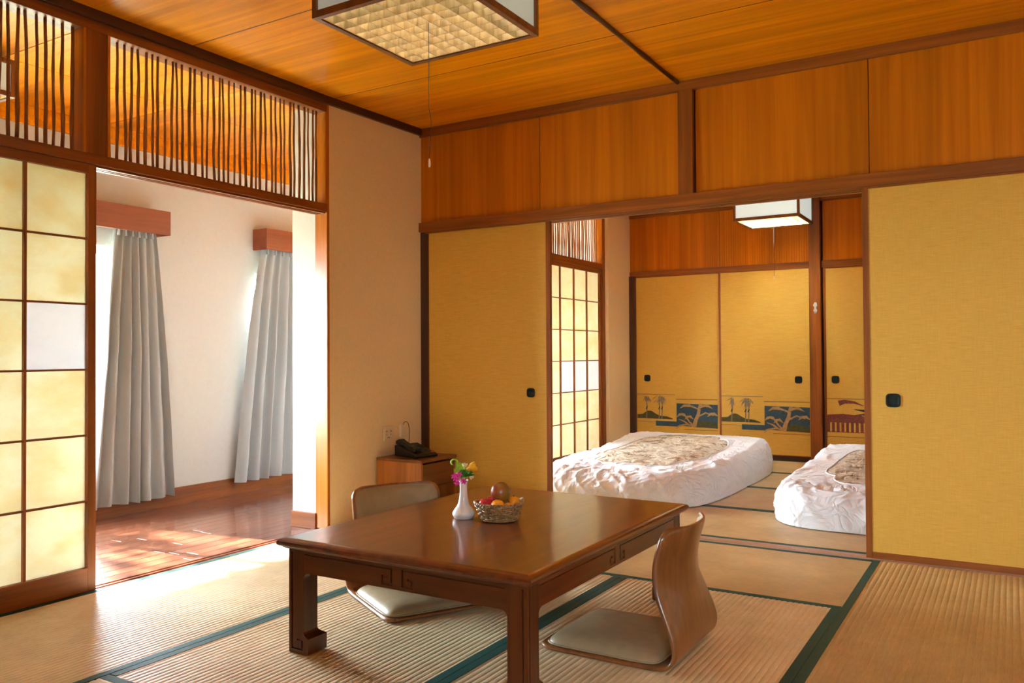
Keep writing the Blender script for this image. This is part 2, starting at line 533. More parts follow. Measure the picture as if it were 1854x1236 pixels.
# sunroom plank floor
sf = struct('floor', 'glossy red-brown plank floor of the sunroom', 'floor')
MB().box(XE - 0.1, XW - 0.092, -1.6, YB, -0.12, -0.032).build('subfloor', M_dark['y'], sf)
pw = 0.0875
plank_meshes = [MB().box(-pw / 2 + 0.0007, pw / 2 - 0.0007, -L / 2 + 0.0007, L / 2 - 0.0007, -0.02, 0).mesh('plank', M_plank, bevel=0.0012, seg=1) for L in (0.9, 1.2, 0.6)]
nx = int(round((XW - 0.092 - XE) / pw))
pw_real = (XW - 0.092 - XE) / nx
for i in range(nx):
    y = 0.9 + random.uniform(-0.5, 0)
    while y < 6.2:
        k = random.choice((0, 0, 1, 2))
        L = (0.9, 1.2, 0.6)[k]
        inst('plank', plank_meshes[k], sf, (XE + (i + 0.5) * pw_real, y + L / 2, -0.010), scale=(pw_real / pw, 1, 1))
        y += L
MB().box(XE, XW - 0.092, -1.6, 0.9 - 0.52, -0.03, -0.012).build('far_boards', M_plank, sf)
MB().box(XE, XW - 0.092, 7.3, YB, -0.03, -0.012).build('far_boards', M_plank, sf)

# ================================================================== CEILINGS
ceil = struct('ceiling', 'orange varnished plywood ceiling with dark joints', 'ceiling')
MB().box(-3.5, 2.4, -1.7, YF + 0.06, ZC + 0.014, ZC + 0.06).build('ceiling_backing', M_dark['x'], ceil)
for (x0, x1) in ((-3.45, -1.556), (-1.556, 0.34), (0.34, 2.3)):
    for (y0, y1) in ((3.552, 4.38), (2.586, 3.552), (1.62, 2.586), (0.655, 1.62), (-0.31, 0.655), (-1.6, -0.31)):
        MB().box(x0 + 0.001, x1 - 0.001, y0 + 0.0022, y1 - 0.0022, ZC, ZC + 0.012).build('panel', M_ceil, ceil, bevel=0.001, seg=1)
for y in (3.552, 2.586, 1.62, 0.655, -0.31):
    MB().box(-3.45, 2.3, y - 0.0026, y + 0.0026, ZC - 0.0006, ZC + 0.013).build('joint_strip', M_dark['x'], ceil)
for x in (-1.556, 0.34):
    pts, rs = [], []
    for i in range(47):
        y = -1.6 + i * 0.13
        pts.append((x + 0.004 * noise.noise((y * 2, x, 1)), y, ZC - 0.006))
        rs.append(0.011 + (0.004 if i % 5 == 2 else 0) + 0.002 * noise.noise((y * 3, x, 5)))
    MB().tube(pts, rs, 8).build('branch_batten', M_dark['y'], ceil, smooth=True)
bc = struct('ceiling', 'dark wooden ceiling of the bedroom', 'ceiling')
for (x0, x1) in ((-3.45, -1.5), (-1.5, 0.4), (0.4, 2.3)):
    for k in range(4):
        y0 = YF + 0.12 + k * 0.86
        MB().box(x0 + 0.002, x1 - 0.002, y0 + 0.002, y0 + 0.858, ZC, ZC + 0.012).build('panel', M_ceil, bc, bevel=0.001, seg=1)
MB().box(-3.5, 2.4, YF + 0.06, YB + 0.1, ZC + 0.014, ZC + 0.06).build('ceiling_backing', M_dark['x'], bc)
ZE = 2.462
ec = struct('ceiling', 'bright orange plywood ceiling of the sunroom seen through the transom', 'ceiling')
for k in range(8):
    y0 = 0.20 + k * 0.965
    MB().box(XE, -4.18, y0 + 0.0025, y0 + 0.9625, ZE, ZE + 0.012).build('panel', M_ceil, ec, bevel=0.001, seg=1)
    MB().box(-4.175, XW - 0.06, y0 + 0.0025, y0 + 0.9625, ZE, ZE + 0.012).build('panel', M_ceil, ec, bevel=0.001, seg=1)
MB().box(XE - 0.1, XW - 0.06, -1.6, YB, ZE + 0.014, ZE + 0.06).build('ceiling_backing', M_dark['x'], ec)

# ================================================================== LEFT WALL (sunroom side)
wl = struct('wall_left', 'plain warm beige plaster wall beside the sunroom opening', 'wall')
MB().prism([(XW - 0.09, 3.526), (XW, 3.526), (-3.345, 4.40), (XW - 0.09, 4.40)], lambda a, b, d: (a, b, d), 0, ZC).build('plaster', M_plaster, wl)
MB().box(XW - 0.279, XW - 0.09, 3.51, 4.95, 0, ZE).build('white_pier', M_white, wl)
MB().box(XW - 0.285, XW - 0.088, 3.500, 4.955, -0.01, 0.085).build('pier_baseboard', M_frame['x'], wl, bevel=0.003)
MB().box(XW - 0.092, XW + 0.002, 3.508, 3.528, 0, ZC - 0.04).build('corner_post', M_post, wl, bevel=0.002)
wl2 = struct('wall_left', 'plaster wall left of the camera, out of the photo', 'wall')
MB().box(XW - 0.12, XW, -1.6, -0.15, 0, ZC).build('plaster', M_plaster, wl2)
trim = struct('trim_3', 'brown wooden lintel over the sunroom opening', 'lintel')
MB().box(XW - 0.095, XW + 0.004, -0.15, 3.512, 1.832, 1.876).build('lintel', M_frame['y'], trim, bevel=0.002)
for a, b in ((0.012, 0.030), (0.046, 0.054), (0.070, 0.090)):
    MB().box(XW - b, XW - a, -0.15, 3.508, 1.822, 1.834).build('guide_strip', M_frame['y'], trim)
trim = struct('trim_4', 'dark wooden crown rail along the top of the left wall', 'crown rail')
MB().box(XW - 0.095, XW + 0.002, -0.15, 3.512, 2.410, 2.462).build('head_board', M_frame['y'], trim, bevel=0.002)
MB().prism([(XW - 0.09, -1.6), (XW + 0.018, -1.6), (XW + 0.020, 3.5), (-3.325, YF + 0.03), (XW - 0.09, YF + 0.03)], lambda a, b, d: (a, b, d), 2.455, ZC).build('crown', M_dark['y'], trim, bevel=0.003)

def transom(label, x, y0, y1, z0, z1, n, cat='transom', group=None, thick=0.0066):
    t = thing('branch_transom', label, cat, (x, (y0 + y1) / 2, z0))
    O = t.location
    MB(O).box(x - 0.04, x + 0.045, y0, y0 + 0.012, z0, z1).build('jamb', M_post, t)
    MB(O).box(x - 0.04, x + 0.045, y1 - 0.012, y1, z0, z1).build('jamb', M_post, t)
    for i in range(n):
        yb = y0 + 0.022 + (y1 - y0 - 0.044) * (i + 0.5) / n + random.uniform(-0.006, 0.006)
        pts, rs = [], []
        ph = random.uniform(0, 50)
        r0 = thick * random.uniform(0.8, 1.25)
        lean = random.uniform(-0.008, 0.008)
        for k in range(9):
            f = k / 8
            pts.append((x + 0.004 * noise.noise((ph, f * 3, 9)), yb + lean * (f - 0.5) + 0.006 * noise.noise((ph, f * 2.6, 0)), z0 + f * (z1 - z0)))
            rs.append(r0 * (1.0 + (0.22 if k in (2, 5) and random.random() < 0.6 else 0) - 0.18 * f))
        MB(O).tube(pts, rs, 7).build('branch', M_stick, t, smooth=True)
    return t
ZR0, ZR1 = 1.876, 2.410
transom('short transom of brown branches above the paper sliding screen', XW - 0.040, 1.35, 2.056, ZR0, ZR1, 18)
transom('long transom of thin brown branches above the open sunroom doorway', XW - 0.040, 2.154, 3.508, ZR0, ZR1, 38)
trim = struct('trim_5', 'brown post between the two branch transoms', 'post')
MB().box(XW - 0.09, XW + 0.003, 2.056, 2.154, ZR0, ZR1).build('post', M_frame['z'], trim, bevel=0.002)
MB().box(XW - 0.09, XW + 0.003, -0.15, 1.35, ZR0, ZR1).build('transom_board', M_frame['z'], trim, bevel=0.002)

# ---- paper sliding screens
def shoji(name, label, xc, y0, y1, z0, z1, cols, rows, brail, trail, fresh=()):
    t = thing(name, label, 'paper screen', (xc, (y0 + y1) / 2, z0), kind='structure')
    O = t.location
    st = 0.036
    d = 0.016
    for a, b in ((y0, y0 + st), (y1 - st, y1)):
        MB(O).box(xc - d, xc + d, a, b, z0, z1).build('stile', M_frame['z'], t, bevel=0.0015)
    MB(O).box(xc - d, xc + d, y0 + st, y1 - st, z0, z0 + brail).build('rail', M_frame['y'], t, bevel=0.0015)
    MB(O).box(xc - d, xc + d, y0 + st, y1 - st, z1 - trail, z1).build('rail', M_frame['y'], t, bevel=0.0015)
    ya, yb, za, zb = y0 + st, y1 - st, z0 + brail, z1 - trail
    pw_, ph_ = (yb - ya) / cols, (zb - za) / rows
    vm = MB().box(-0.006, 0.009, -0.0055, 0.0055, 0, zb - za).mesh('muntin', M_frame['z'])
    hm = MB().box(-0.004, 0.0085, -(yb - ya) / 2, (yb - ya) / 2, -0.0042, 0.0042).mesh('muntin', M_frame['y'])
    for i in range(1, cols):
        inst('muntin', vm, t, (0, ya + i * pw_ - O[1], brail))
    for j in range(1, rows):
        inst('muntin', hm, t, (0, 0, brail + j * ph_))
    pm = [MB().box(-0.0003, 0.0003, -pw_ / 2, pw_ / 2, -ph_ / 2, ph_ / 2).mesh('paper_pane', m) for m in (M_paper, M_paper_new)]
    for i in range(cols):
        for j in range(rows):
            inst('paper_pane', pm[1 if (i, j) in fresh else 0], t, (-0.0065, ya + (i + 0.5) * pw_ - O[1], brail + (j + 0.5) * ph_))
    return t
XS = XW - 0.022
shoji('door_1', 'paper sliding screen with brown grid at the left edge of the photo', XS, 0.998, 2.110, -0.002, 1.830, 4, 6, 0.102, 0.040, {(3, 3)})
#shoji('door_8', 'paper sliding screen behind the camera, outside the photo', XS - 0.036, -0.13, 1.00, -0.002, 1.830, 4, 6, 0.102, 0.040)
shoji('door_4', 'paper sliding screen at the left of the bedroom beside the futon', XS, 6.12, 7.255, -0.002, 1.815, 4, 6, 0.102, 0.040, {(2, 2), (3, 2), (1, 2)})

# ================================================================== WALL BETWEEN THE ROOMS
wb = struct('wall_back', 'orange wood panelled wall over the sliding doors', 'wall')
ZK0, ZK1 = 1.812, 1.874
YP = YF + 0.022
MB().box(-3.42, 2.3, YP + 0.014, YP + 0.05, ZK1 - 0.01, ZC).build('wall_core', M_dark['x'], wb)
for x0, x1 in ((-3.377, -2.442), (-2.439, -1.556), (-1.463, -0.587), (-0.583, 0.330), (0.334, 1.30), (1.304, 2.3)):
    MB().box(x0, x1, YP, YP + 0.013, ZK1, 2.446).build('panel', M_panel, wb, bevel=0.0012, seg=1)
    MB().box(x0, x1, YP + 0.06, YP + 0.073, ZK1, 2.446).build('panel', M_panel, wb)
MB().box(-1.556, -1.473, YF - 0.002, YP + 0.07, ZK1 - 0.002, 2.446).build('post', M_frame['z'], wb, bevel=0.002)
MB().box(-3.42, 2.3, YF + 0.004, YP + 0.07, 2.443, ZC).build('crown_rail', M_frame['x'], wb, bevel=0.003)
lint = struct('trim_6', 'reddish brown lintel beam above the sliding doors', 'lintel')
MB().box(-3.42, 2.3, YF - 0.006, YF + 0.10, ZK0, ZK1).build('lintel', M_frame['x'], lint, bevel=0.003)
for a, b in ((0.0, 0.014), (0.038, 0.048), (0.074, 0.10)):
    MB().box(-3.30, 2.3, YF + a, YF + b, ZK0 - 0.012, ZK0 + 0.002).build('guide_strip', M_frame['x'], lint)
# dark corner post
cp = struct('trim_7', 'narrow dark post in the corner behind the cabinet', 'post')
MB().box(-3.36, -3.288, YF + 0.012, YF + 0.075, 0, ZK0 + 0.01).build('post', M_dark['z'], cp, bevel=0.002)

def superloop(r, n=28, p=4.0):
    out = []
    for k in range(n):
        a = 2 * PI * k / n
        c, s_ = math.cos(a), math.sin(a)
        q = (abs(c) ** p + abs(s_) ** p) ** (-1 / p)
        out.append((r * c * q, r * s_ * q))
    return out
def pull_mesh(size):
    mb = MB()
    r = size / 2
    rings = [(r, 0.0), (r, 0.004), (r * 0.93, 0.0065), (r * 0.80, 0.0065), (r * 0.72, 0.0035), (r * 0.66, 0.0012), (r * 0.40, 0.0014), (r * 0.36, 0.0026), (r * 0.02, 0.003)]
    n = 28
    vs, fs = [], []
    for rr, d in rings:
        vs += [(x, -d, z) for x, z in superloop(rr, n)]
    for i in range(len(rings) - 1):
        fs += [(i * n + k, i * n + (k + 1) % n, (i + 1) * n + (k + 1) % n, (i + 1) * n + k) for k in range(n)]
    fs.append(tuple((len(rings) - 1) * n + k for k in range(n)))
    mb.add(vs, fs)
    return mb.mesh('pull', M_pull, smooth=False)
PULL = {s: pull_mesh(s) for s in (0.056, 0.066)}

def fusuma(name, label, x0, x1, yf, z0, z1, pull_x, pull_z, psize=0.060, ls=0.022, rs=0.022, br=0.030, tr=0.010):
    t = thing(name, label, 'sliding door', ((x0 + x1) / 2, yf, z0), kind='structure')
    O = t.location
    MB(O).box(x0 + ls, x1 - rs, yf + 0.003, yf + 0.019, z0 + br, z1 - tr).build('cloth_face', M_cloth, t)
    MB(O).box(x0, x0 + ls, yf, yf + 0.022, z0, z1).build('stile', M_frame['z'], t, bevel=0.0015)
    MB(O).box(x1 - rs, x1, yf, yf + 0.022, z0, z1).build('stile', M_frame['z'], t, bevel=0.0015)
    MB(O).box(x0 + ls, x1 - rs, yf, yf + 0.022, z0, z0 + br).build('rail', M_frame['x'], t, bevel=0.0015)
    MB(O).box(x0 + ls, x1 - rs, yf, yf + 0.022, z1 - tr, z1).build('rail', M_frame['x'], t, bevel=0.0015)
    p = inst('pull', PULL[psize], t, (pull_x - O[0], 0.003, pull_z - O[2]))
    p['label'] = 'black rounded square finger pull'
    return t
fusuma('door_2', 'straw-cloth sliding door in the corner behind the cabinet', -3.290, -2.372, YF + 0.018, -0.004, 1.812, -2.512, 0.765, 0.056, ls=0.006, rs=0.030, br=0.012)
fusuma('door_3', 'large straw-cloth sliding door filling the right edge of the photo', -0.618, 0.330, YF - 0.002, 0.0, 1.810, -0.489, 0.768, 0.066, ls=0.028, rs=0.022, br=0.032)

# ================================================================== BEDROOM
bl = struct('wall_left', 'pale plaster strip of wall in the bedroom corner', 'wall')
MB().box(XW - 0.09, -3.335, 7.31, YB + 0.05, 0, ZC).build('plaster', M_plaster, bl)
MB().box(XW - 0.09, XW + 0.006, 7.255, 7.312, 0, ZC).build('post', M_frame['z'], bl, bevel=0.002)
bl2 = struct('wall_left', 'plaster wall between the two sunroom openings', 'wall')
MB().box(XW - 0.09, XW, YF + 0.06, 4.95, 0, ZC).build('plaster', M_plaster, bl2)
tr8 = struct('trim_8', 'wooden lintel over the bedroom paper screen', 'lintel')
MB().box(XW - 0.09, XW + 0.004, 4.95, 7.256, 1.813, 1.870).build('lintel', M_frame['y'], tr8, bevel=0.002)
MB().box(XW - 0.09, XW + 0.004, 4.95, 7.256, 2.405, ZC).build('head_board', M_frame['y'], tr8, bevel=0.002)
transom('small branch transom above the bedroom paper screen', XW - 0.040, 6.02, 7.255, 1.870, 2.405, 30, thick=0.0075)
MB().box(XW - 0.09, XW, 4.95, 6.02, 1.870, 2.405).build('transom_board', M_panel, tr8)

bw = struct('wall_back', 'panelled closet wall at the back of the bedroom', 'wall')
MB().box(-3.40, 2.3, YB + 0.032, YB + 0.10, 0, ZC).build('wall_core', M_dark['x'], bw)
# finely ribbed upper panels
def ribbed(x0, x1, z0, z1, name='ribbed_panel'):
    mb = MB()
    n = max(4, int((x1 - x0) / 0.022))
    xs = []
    for i in range(n):
        for f, d in ((0.0, 0.0022), (0.12, 0.0), (0.88, 0.0)):
            xs.append((x0 + (i + f) * (x1 - x0) / n, YB + d))
    xs.append((x1, YB + 0.0022))
    k = len(xs)
    mb.add([(x, y, z0) for x, y in xs] + [(x, y, z1) for x, y in xs], [(i, i + 1, k + i + 1, k + i) for i in range(k - 1)])
    mb.box(x0, x1, YB + 0.003, YB + 0.03, z0, z1)
    mb.build(name, M_panel, bw)
ribbed(-3.335, -2.402, 1.834, 2.43)
ribbed(-2.398, -1.566, 1.834, 2.43)
MB().box(-1.452, -0.50, YB, YB + 0.03, 1.834, 2.375).build('panel', M_panel, bw)
MB().box(-0.496, 0.5, YB, YB + 0.03, 1.834, 2.375).build('panel', M_panel, bw)
MB().box(0.504, 2.3, YB, YB + 0.03, 1.834, 2.375).build('panel', M_panel, bw)
MB().box(-1.566, -1.466, YB - 0.05, YB + 0.03, 0, ZC).build('post', M_frame['z'], bw, bevel=0.003)
MB().box(-3.335, -1.566, YB - 0.012, YB + 0.03, 1.780, 1.834).build('rail', M_frame['x'], bw, bevel=0.002)
MB().box(-1.466, 2.3, YB - 0.012, YB + 0.03, 1.770, 1.834).build('rail', M_frame['x'], bw, bevel=0.002)
MB().box(-3.335, 2.3, YB - 0.012, YB + 0.03, 2.375, 2.43).build('rail', M_frame['x'], bw, bevel=0.002)
MB().box(-3.335, 2.3, YB - 0.02, YB + 0.03, 2.43, ZC).build('crown_rail', M_dark['x'], bw, bevel=0.002)
MB().box(-3.335, 2.3, YB - 0.012, YB + 0.03, -0.002, 0.045).build('floor_rail', M_dark['x'], bw, bevel=0.002)
MB().box(-3.335, -3.275, YB - 0.03, YB + 0.03, 0, 1.785).build('post', M_dark['z'], bw, bevel=0.002)
F1 = fusuma('door_5', 'painted closet door next to the bedroom plaster corner', -3.275, -2.392, YB - 0.002, 0.045, 1.780, -3.155, 0.752, 0.066, ls=0.006, rs=0.020, br=0.010)
F2 = fusuma('door_6', 'painted closet door between the door seam and the bedroom post', -2.410, -1.566, YB - 0.022, 0.045, 1.780, -1.672, 0.752, 0.066, ls=0.020, rs=0.006, br=0.010)
F3 = fusuma('door_7', 'narrow glimpse of closet door with red painted band right of the bedroom post', -1.452, -0.560, YB - 0.004, 0.045, 1.770, -1.355, 0.757, 0.066, ls=0.022, rs=0.022, br=0.010)

# painted bands: flat print on the doors
P_blue = plain('print_blue', (0.045, 0.085, 0.115), 0.7, 0.2, 0.25, 60)
P_green = plain('print_green', (0.085, 0.080, 0.030), 0.7, 0.2, 0.25, 60)
P_line = plain('print_brown', (0.16, 0.085, 0.030), 0.7, 0.2)
P_trunk = plain('print_tan', (0.40, 0.25, 0.11), 0.7, 0.2, 0.2, 60)
P_red = plain('print_red', (0.20, 0.055, 0.040), 0.7, 0.2, 0.25, 60)
P_grey = plain('print_grey', (0.22, 0.18, 0.12), 0.7, 0.2)
P_dark = plain('print_dark', (0.03, 0.035, 0.03), 0.7, 0.2)
P_orange = plain('print_orange', (0.55, 0.15, 0.04), 0.7, 0.2)
PM = [P_blue, P_green, P_line, P_trunk, P_red, P_grey, P_dark, P_orange, M_cloth]
class Print(MB):
    lay = 0
    def poly(s, pts, m):
        s.lay += 1
        d = -0.0006 - 0.00005 * s.lay
        s.add([(x, d, z) for x, z in pts], [tuple(range(len(pts)))], m)
    def line(s, pts, w, m):
        L, R = [], []
        n = len(pts)
        ws = w if isinstance(w, (list, tuple)) else [w] * n
        for i in range(n):
            a, b = pts[max(0, i - 1)], pts[min(n - 1, i + 1)]
            dx, dz = b[0] - a[0], b[1] - a[1]
            l = math.hypot(dx, dz) or 1
            nx_, nz_ = -dz / l * ws[i] / 2, dx / l * ws[i] / 2
            L.append((pts[i][0] + nx_, pts[i][1] + nz_))
            R.append((pts[i][0] - nx_, pts[i][1] - nz_))
        s.lay += 1
        d = -0.0006 - 0.00005 * s.lay
        s.add([(x, d, z) for x, z in L + R], [(i, i + 1, n + i + 1, n + i) for i in range(n - 1)], m)

def leaf_spray(p, x, z, n, r, m, spread=(-2.6, -0.5)):
    for _ in range(n):
        a = random.uniform(*spread)
        l = r * random.uniform(0.5, 1)
        x0, z0 = x + random.uniform(-0.025, 0.025), z + random.uniform(-0.03, 0.01)
        p.line([(x0, z0), (x0 + l * 0.5 * math.cos(a), z0 + l * 0.5 * math.sin(a)), (x0 + l * math.cos(a), z0 + l * math.sin(a))], [0.001, 0.008, 0.001], m)

def landscape(door, ox, wscale):
    p = Print()
    O = door.location
    X = lambda u: ox + u * wscale - O[0]
    Z = lambda z: z - O[2]
    P = lambda pts: [(X(u), Z(z)) for u, z in pts]
    p.line(P([(0, 0.590), (0.405, 0.590)]), 0.006, 5)
    p.line(P([(0.415, 0.545), (0.84, 0.548)]), 0.006, 2)
    hill = [(0.0, 0.345), (0.0, 0.385), (0.06, 0.390)] + [(0.06 + 0.13 * k / 8, 0.390 + 0.035 * math.sin(PI * k / 8 * 0.9)) for k in range(9)] + [(0.24, 0.378), (0.32, 0.372), (0.38, 0.352), (0.38, 0.345)]
    p.poly(P(hill), 1)
    p.poly(P([(0.20, 0.275), (0.20, 0.325), (0.43, 0.325), (0.43, 0.275)]), 0)
    p.poly(P([(0.42, 0.285), (0.42, 0.505), (0.84, 0.500), (0.84, 0.270)]), 0)
    p.line(P([(0.0, 0.315), (0.20, 0.315)]), 0.004, 5)
    p.line(P([(0.50, 0.250), (0.84, 0.250)]), 0.005, 2)
    for u in (0.10, 0.235, 0.265):
        p.line(P([(u, 0.345), (u + 0.006, 0.46), (u, 0.57)]), 0.011, 5)
        leaf_spray(p, X(u), Z(0.575), 12, 0.09, 5)
        p.line(P([(u - 0.004, 0.44), (u + 0.008, 0.47)]), 0.010, 6)
    hill2 = [(0.60, 0.275)] + [(0.60 + 0.24 * k / 8, 0.285 + 0.055 * math.sin(PI * (0.25 + 0.6 * k / 8))) for k in range(9)] + [(0.84, 0.275)]
    p.poly(P(hill2), 1)
    p.line(P([(0.60, 0.275), (0.62, 0.35), (0.645, 0.40), (0.655, 0.46), (0.67, 0.505)]), [0.045, 0.036, 0.034, 0.030, 0.034], 3)
    for cx, cz, rr in ((0.53, 0.475, 0.075), (0.72, 0.475, 0.07), (0.79, 0.400, 0.055), (0.47, 0.385, 0.05), (0.55, 0.365, 0.045)):
        p.line(P([(cx - rr, cz - 0.018), (cx - rr * 0.4, cz + 0.010), (cx + rr * 0.3, cz + 0.014), (cx + rr, cz - 0.012)]), [0.004, 0.024, 0.026, 0.004], 3)
        p.line(P([(cx - rr, cz - 0.02), (cx, cz - 0.002), (cx + rr, cz - 0.02)]), [0.003, 0.012, 0.003], 1)
    for pts in ([(0.60, 0.285), (0.55, 0.33), (0.50, 0.40), (0.46, 0.405)], [(0.60, 0.285), (0.53, 0.30), (0.45, 0.285), (0.415, 0.255)], [(0.64, 0.38), (0.72, 0.42), (0.80, 0.395)], [(0.56, 0.29), (0.50, 0.33), (0.44, 0.35)], [(0.655, 0.45), (0.58, 0.48), (0.50, 0.475)]):
        p.line(P(pts), [0.016] * (len(pts) - 1) + [0.006], 3)
    o = p.build('painted_landscape', PM, door)
    o.location = (0, 0.003, 0)
    o['label'] = 'painted band of pines, bamboo and hills in blue'
random.seed(3)
landscape(F1, -3.265, 0.99)
landscape(F2, -2.390, 0.97)
p = Print()
O = F3.location
P = lambda pts: [(x - O[0], z - O[2]) for x, z in pts]
p.line(P([(-1.43, 0.585), (-0.60, 0.585)]), 0.005, 2)
p.poly(P([(-1.43, 0.285), (-1.43, 0.44), (-1.30, 0.452), (-1.20, 0.442), (-1.12, 0.46), (-0.60, 0.45), (-0.60, 0.285)]), 4)
for k in range(20):
    x = -1.405 + k * 0.040
    p.poly(P([(x, 0.290), (x + 0.015, 0.290), (x + 0.015, 0.372), (x, 0.372)]), 8)
p.line(P([(-1.33, 0.545), (-1.28, 0.560), (-1.20, 0.555), (-1.12, 0.525)]), [0.05, 0.035, 0.022, 0.004], 4)
p.line(P([(-1.20, 0.492), (-1.10, 0.480), (-1.02, 0.455)]), [0.004, 0.026, 0.006], 6)
p.line(P([(-1.14, 0.440), (-1.07, 0.420), (-1.02, 0.450)]), [0.006, 0.014, 0.004], 3)
p.poly(P([(-1.10, 0.33), (-1.02, 0.385), (-0.90, 0.42), (-0.78, 0.36), (-0.78, 0.26), (-0.92, 0.25), (-1.03, 0.29)]), 3)
p.poly(P([(-1.02, 0.285), (-0.94, 0.335), (-0.87, 0.29), (-0.93, 0.235)]), 6)
p.poly(P([(-1.07, 0.31), (-1.04, 0.33), (-1.00, 0.315), (-1.03, 0.29)]), 7)
p.poly(P([(-0.97, 0.335), (-0.94, 0.355), (-0.90, 0.335), (-0.94, 0.32)]), 7)
p.line(P([(-1.43, 0.245), (-1.02, 0.245)]), 0.004, 2)
p.line(P([(-1.00, 0.215), (-0.70, 0.215)]), 0.006, 2)
o = p.build('painted_band', PM, F3)
o.location = (0, 0.003, 0)
o['label'] = 'painted red band with fans and ribbons'

# ================================================================== SUNROOM OUTER WALL WITH WINDOWS
wo = struct('wall_outer', 'white sunroom wall with curtained windows', 'wall')
WIN = [(1.92, 3.28, 0.36, 1.70), (4.30, 5.85, 0.38, 1.62), (6.2, 7.5, 0.40, 1.62)]  # the last window is added, unseen, to brighten the bedroom screen
ys = [-1.6]
for a, b, c, d in WIN:
    MB().box(XE - 0.14, XE, ys[-1], a, -0.1, ZE).build('wall_section', M_white, wo)
    MB().box(XE - 0.14, XE, a, b, -0.1, c).build('wall_section', M_white, wo)
    MB().box(XE - 0.14, XE, a, b, d, ZE).build('wall_section', M_white, wo)
    ys.append(b)
MB().box(XE - 0.14, XE, ys[-1], YB + 0.1, -0.1, ZE).build('wall_section', M_white, wo)
bbd = struct('baseboard_outer', 'red-brown baseboard along the sunroom wall', 'baseboard')
MB().box(XE, XE + 0.018, -1.6, YB, -0.012, 0.108).build('baseboard', M_frame['y'], bbd, bevel=0.003)
crn = struct('trim_9', 'orange crown board along the sunroom ceiling', 'crown')
MB().box(XE, XE + 0.02, -1.6, YB, 2.352, ZE + 0.002).build('crown_board', M_panel_y if False else M_ceil, crn, bevel=0.002)
for i, (a, b, c, d) in enumerate(WIN):
    w = thing('window_%d' % (i + 1), None, None, (XE - 0.07, (a + b) / 2, c), kind='structure')
    O = w.location
    fr = MB(O)
    x0, x1 = XE - 0.11, XE - 0.05
    fr.box(x0, x1, a, a + 0.045, c, d).box(x0, x1, b - 0.045, b, c, d).box(x0, x1, a + 0.045, b - 0.045, c, c + 0.045).box(x0, x1, a + 0.045, b - 0.045, d - 0.045, d)
    fr.box(x0, x1, (a + b) / 2 - 0.025, (a + b) / 2 + 0.025, c + 0.045, d - 0.045)
    fr.build('window_frame', M_winframe, w)
    for q0, q1 in ((a + 0.045, (a + b) / 2 - 0.025), ((a + b) / 2 + 0.025, b - 0.045)):
        MB(O).add([(XE - 0.08, q0, c + 0.045), (XE - 0.08, q1, c + 0.045), (XE - 0.08, q1, d - 0.045), (XE - 0.08, q0, d - 0.045)], [(0, 1, 2, 3)]).build('pane', M_glass, w)
    MB(O).box(XE - 0.05, XE + 0.03, a, b, c - 0.02, c).build('window_sill', M_winframe, w)
    portal(a, b, c, d, XE - 0.16)
we = struct('wall_end', 'white end wall of the sunroom behind the camera', 'wall')
MB().box(XE - 0.1, XW, -1.7, -1.6, -0.1, ZE + 0.05).build('wall_section', M_white, we)
we = struct('wall_end', 'white end wall of the sunroom beyond the bedroom', 'wall')
MB().box(XE - 0.1, XW - 0.1, YB, YB + 0.1, -0.1, ZE + 0.05).build('wall_section', M_white, we)

# walls behind the camera and to the right, out of the photo
wr = struct('wall_right', 'plain plaster wall right of the camera', 'wall')
MB().box(2.3, 2.4, -1.6, YB + 0.1, -0.1, ZC + 0.05).build('plaster', M_plaster, wr)
wf = struct('wall_front', 'plain plaster wall behind the camera', 'wall')
FW0, FW1, FZ0, FZ1 = 1.1, 2.0, 0.95, 1.70
for q in ((-3.4, FW0, -0.1, ZC + 0.05), (FW1, 2.4, -0.1, ZC + 0.05), (FW0, FW1, -0.1, FZ0), (FW0, FW1, FZ1, ZC + 0.05)):
    MB().box(q[0], q[1], -1.7, -1.6, q[2], q[3]).build('plaster', M_plaster, wf)
w = thing('window_5', None, None, ((FW0 + FW1) / 2, -1.65, FZ0), kind='structure')  # added unseen window, gives the room fill light from behind the camera
O = w.location
fr = MB(O)
for k in range(3):
    x = FW0 + (FW1 - FW0) * k / 2
    fr.box(max(FW0, x - 0.025), min(FW1, x + 0.025), -1.68, -1.62, FZ0 + 0.045, FZ1 - 0.045)
fr.box(FW0, FW1, -1.68, -1.62, FZ0, FZ0 + 0.045).box(FW0, FW1, -1.68, -1.62, FZ1 - 0.045, FZ1)
fr.build('window_frame', M_winframe, w)
for k in range(2):
    x0, x1 = FW0 + (FW1 - FW0) * k / 2 + 0.025, FW0 + (FW1 - FW0) * (k + 1) / 2 - 0.025
    MB(O).add([(x0, -1.65, FZ0 + 0.045), (x1, -1.65, FZ0 + 0.045), (x1, -1.65, FZ1 - 0.045), (x0, -1.65, FZ1 - 0.045)], [(0, 1, 2, 3)]).build('pane', M_glass, w)
portal(FW0, FW1, FZ0, FZ1, -1.72, 'y')
# roof over everything
rf = struct('roof', 'flat roof slab above the rooms', 'roof')
MB().box(XE - 0.6, 2.5, -1.9, YB + 0.2, ZC + 0.07, ZC + 0.2).build('slab', M_white, rf)

# garden outside
gd = tag(MB().add([(-40, -40, -0.45), (40, -40, -0.45), (40, 40, -0.45), (-40, 40, -0.45)], [(0, 1, 2, 3)]).build('ground', M_ground), 'garden ground outside the sunroom windows', 'ground', kind='structure')

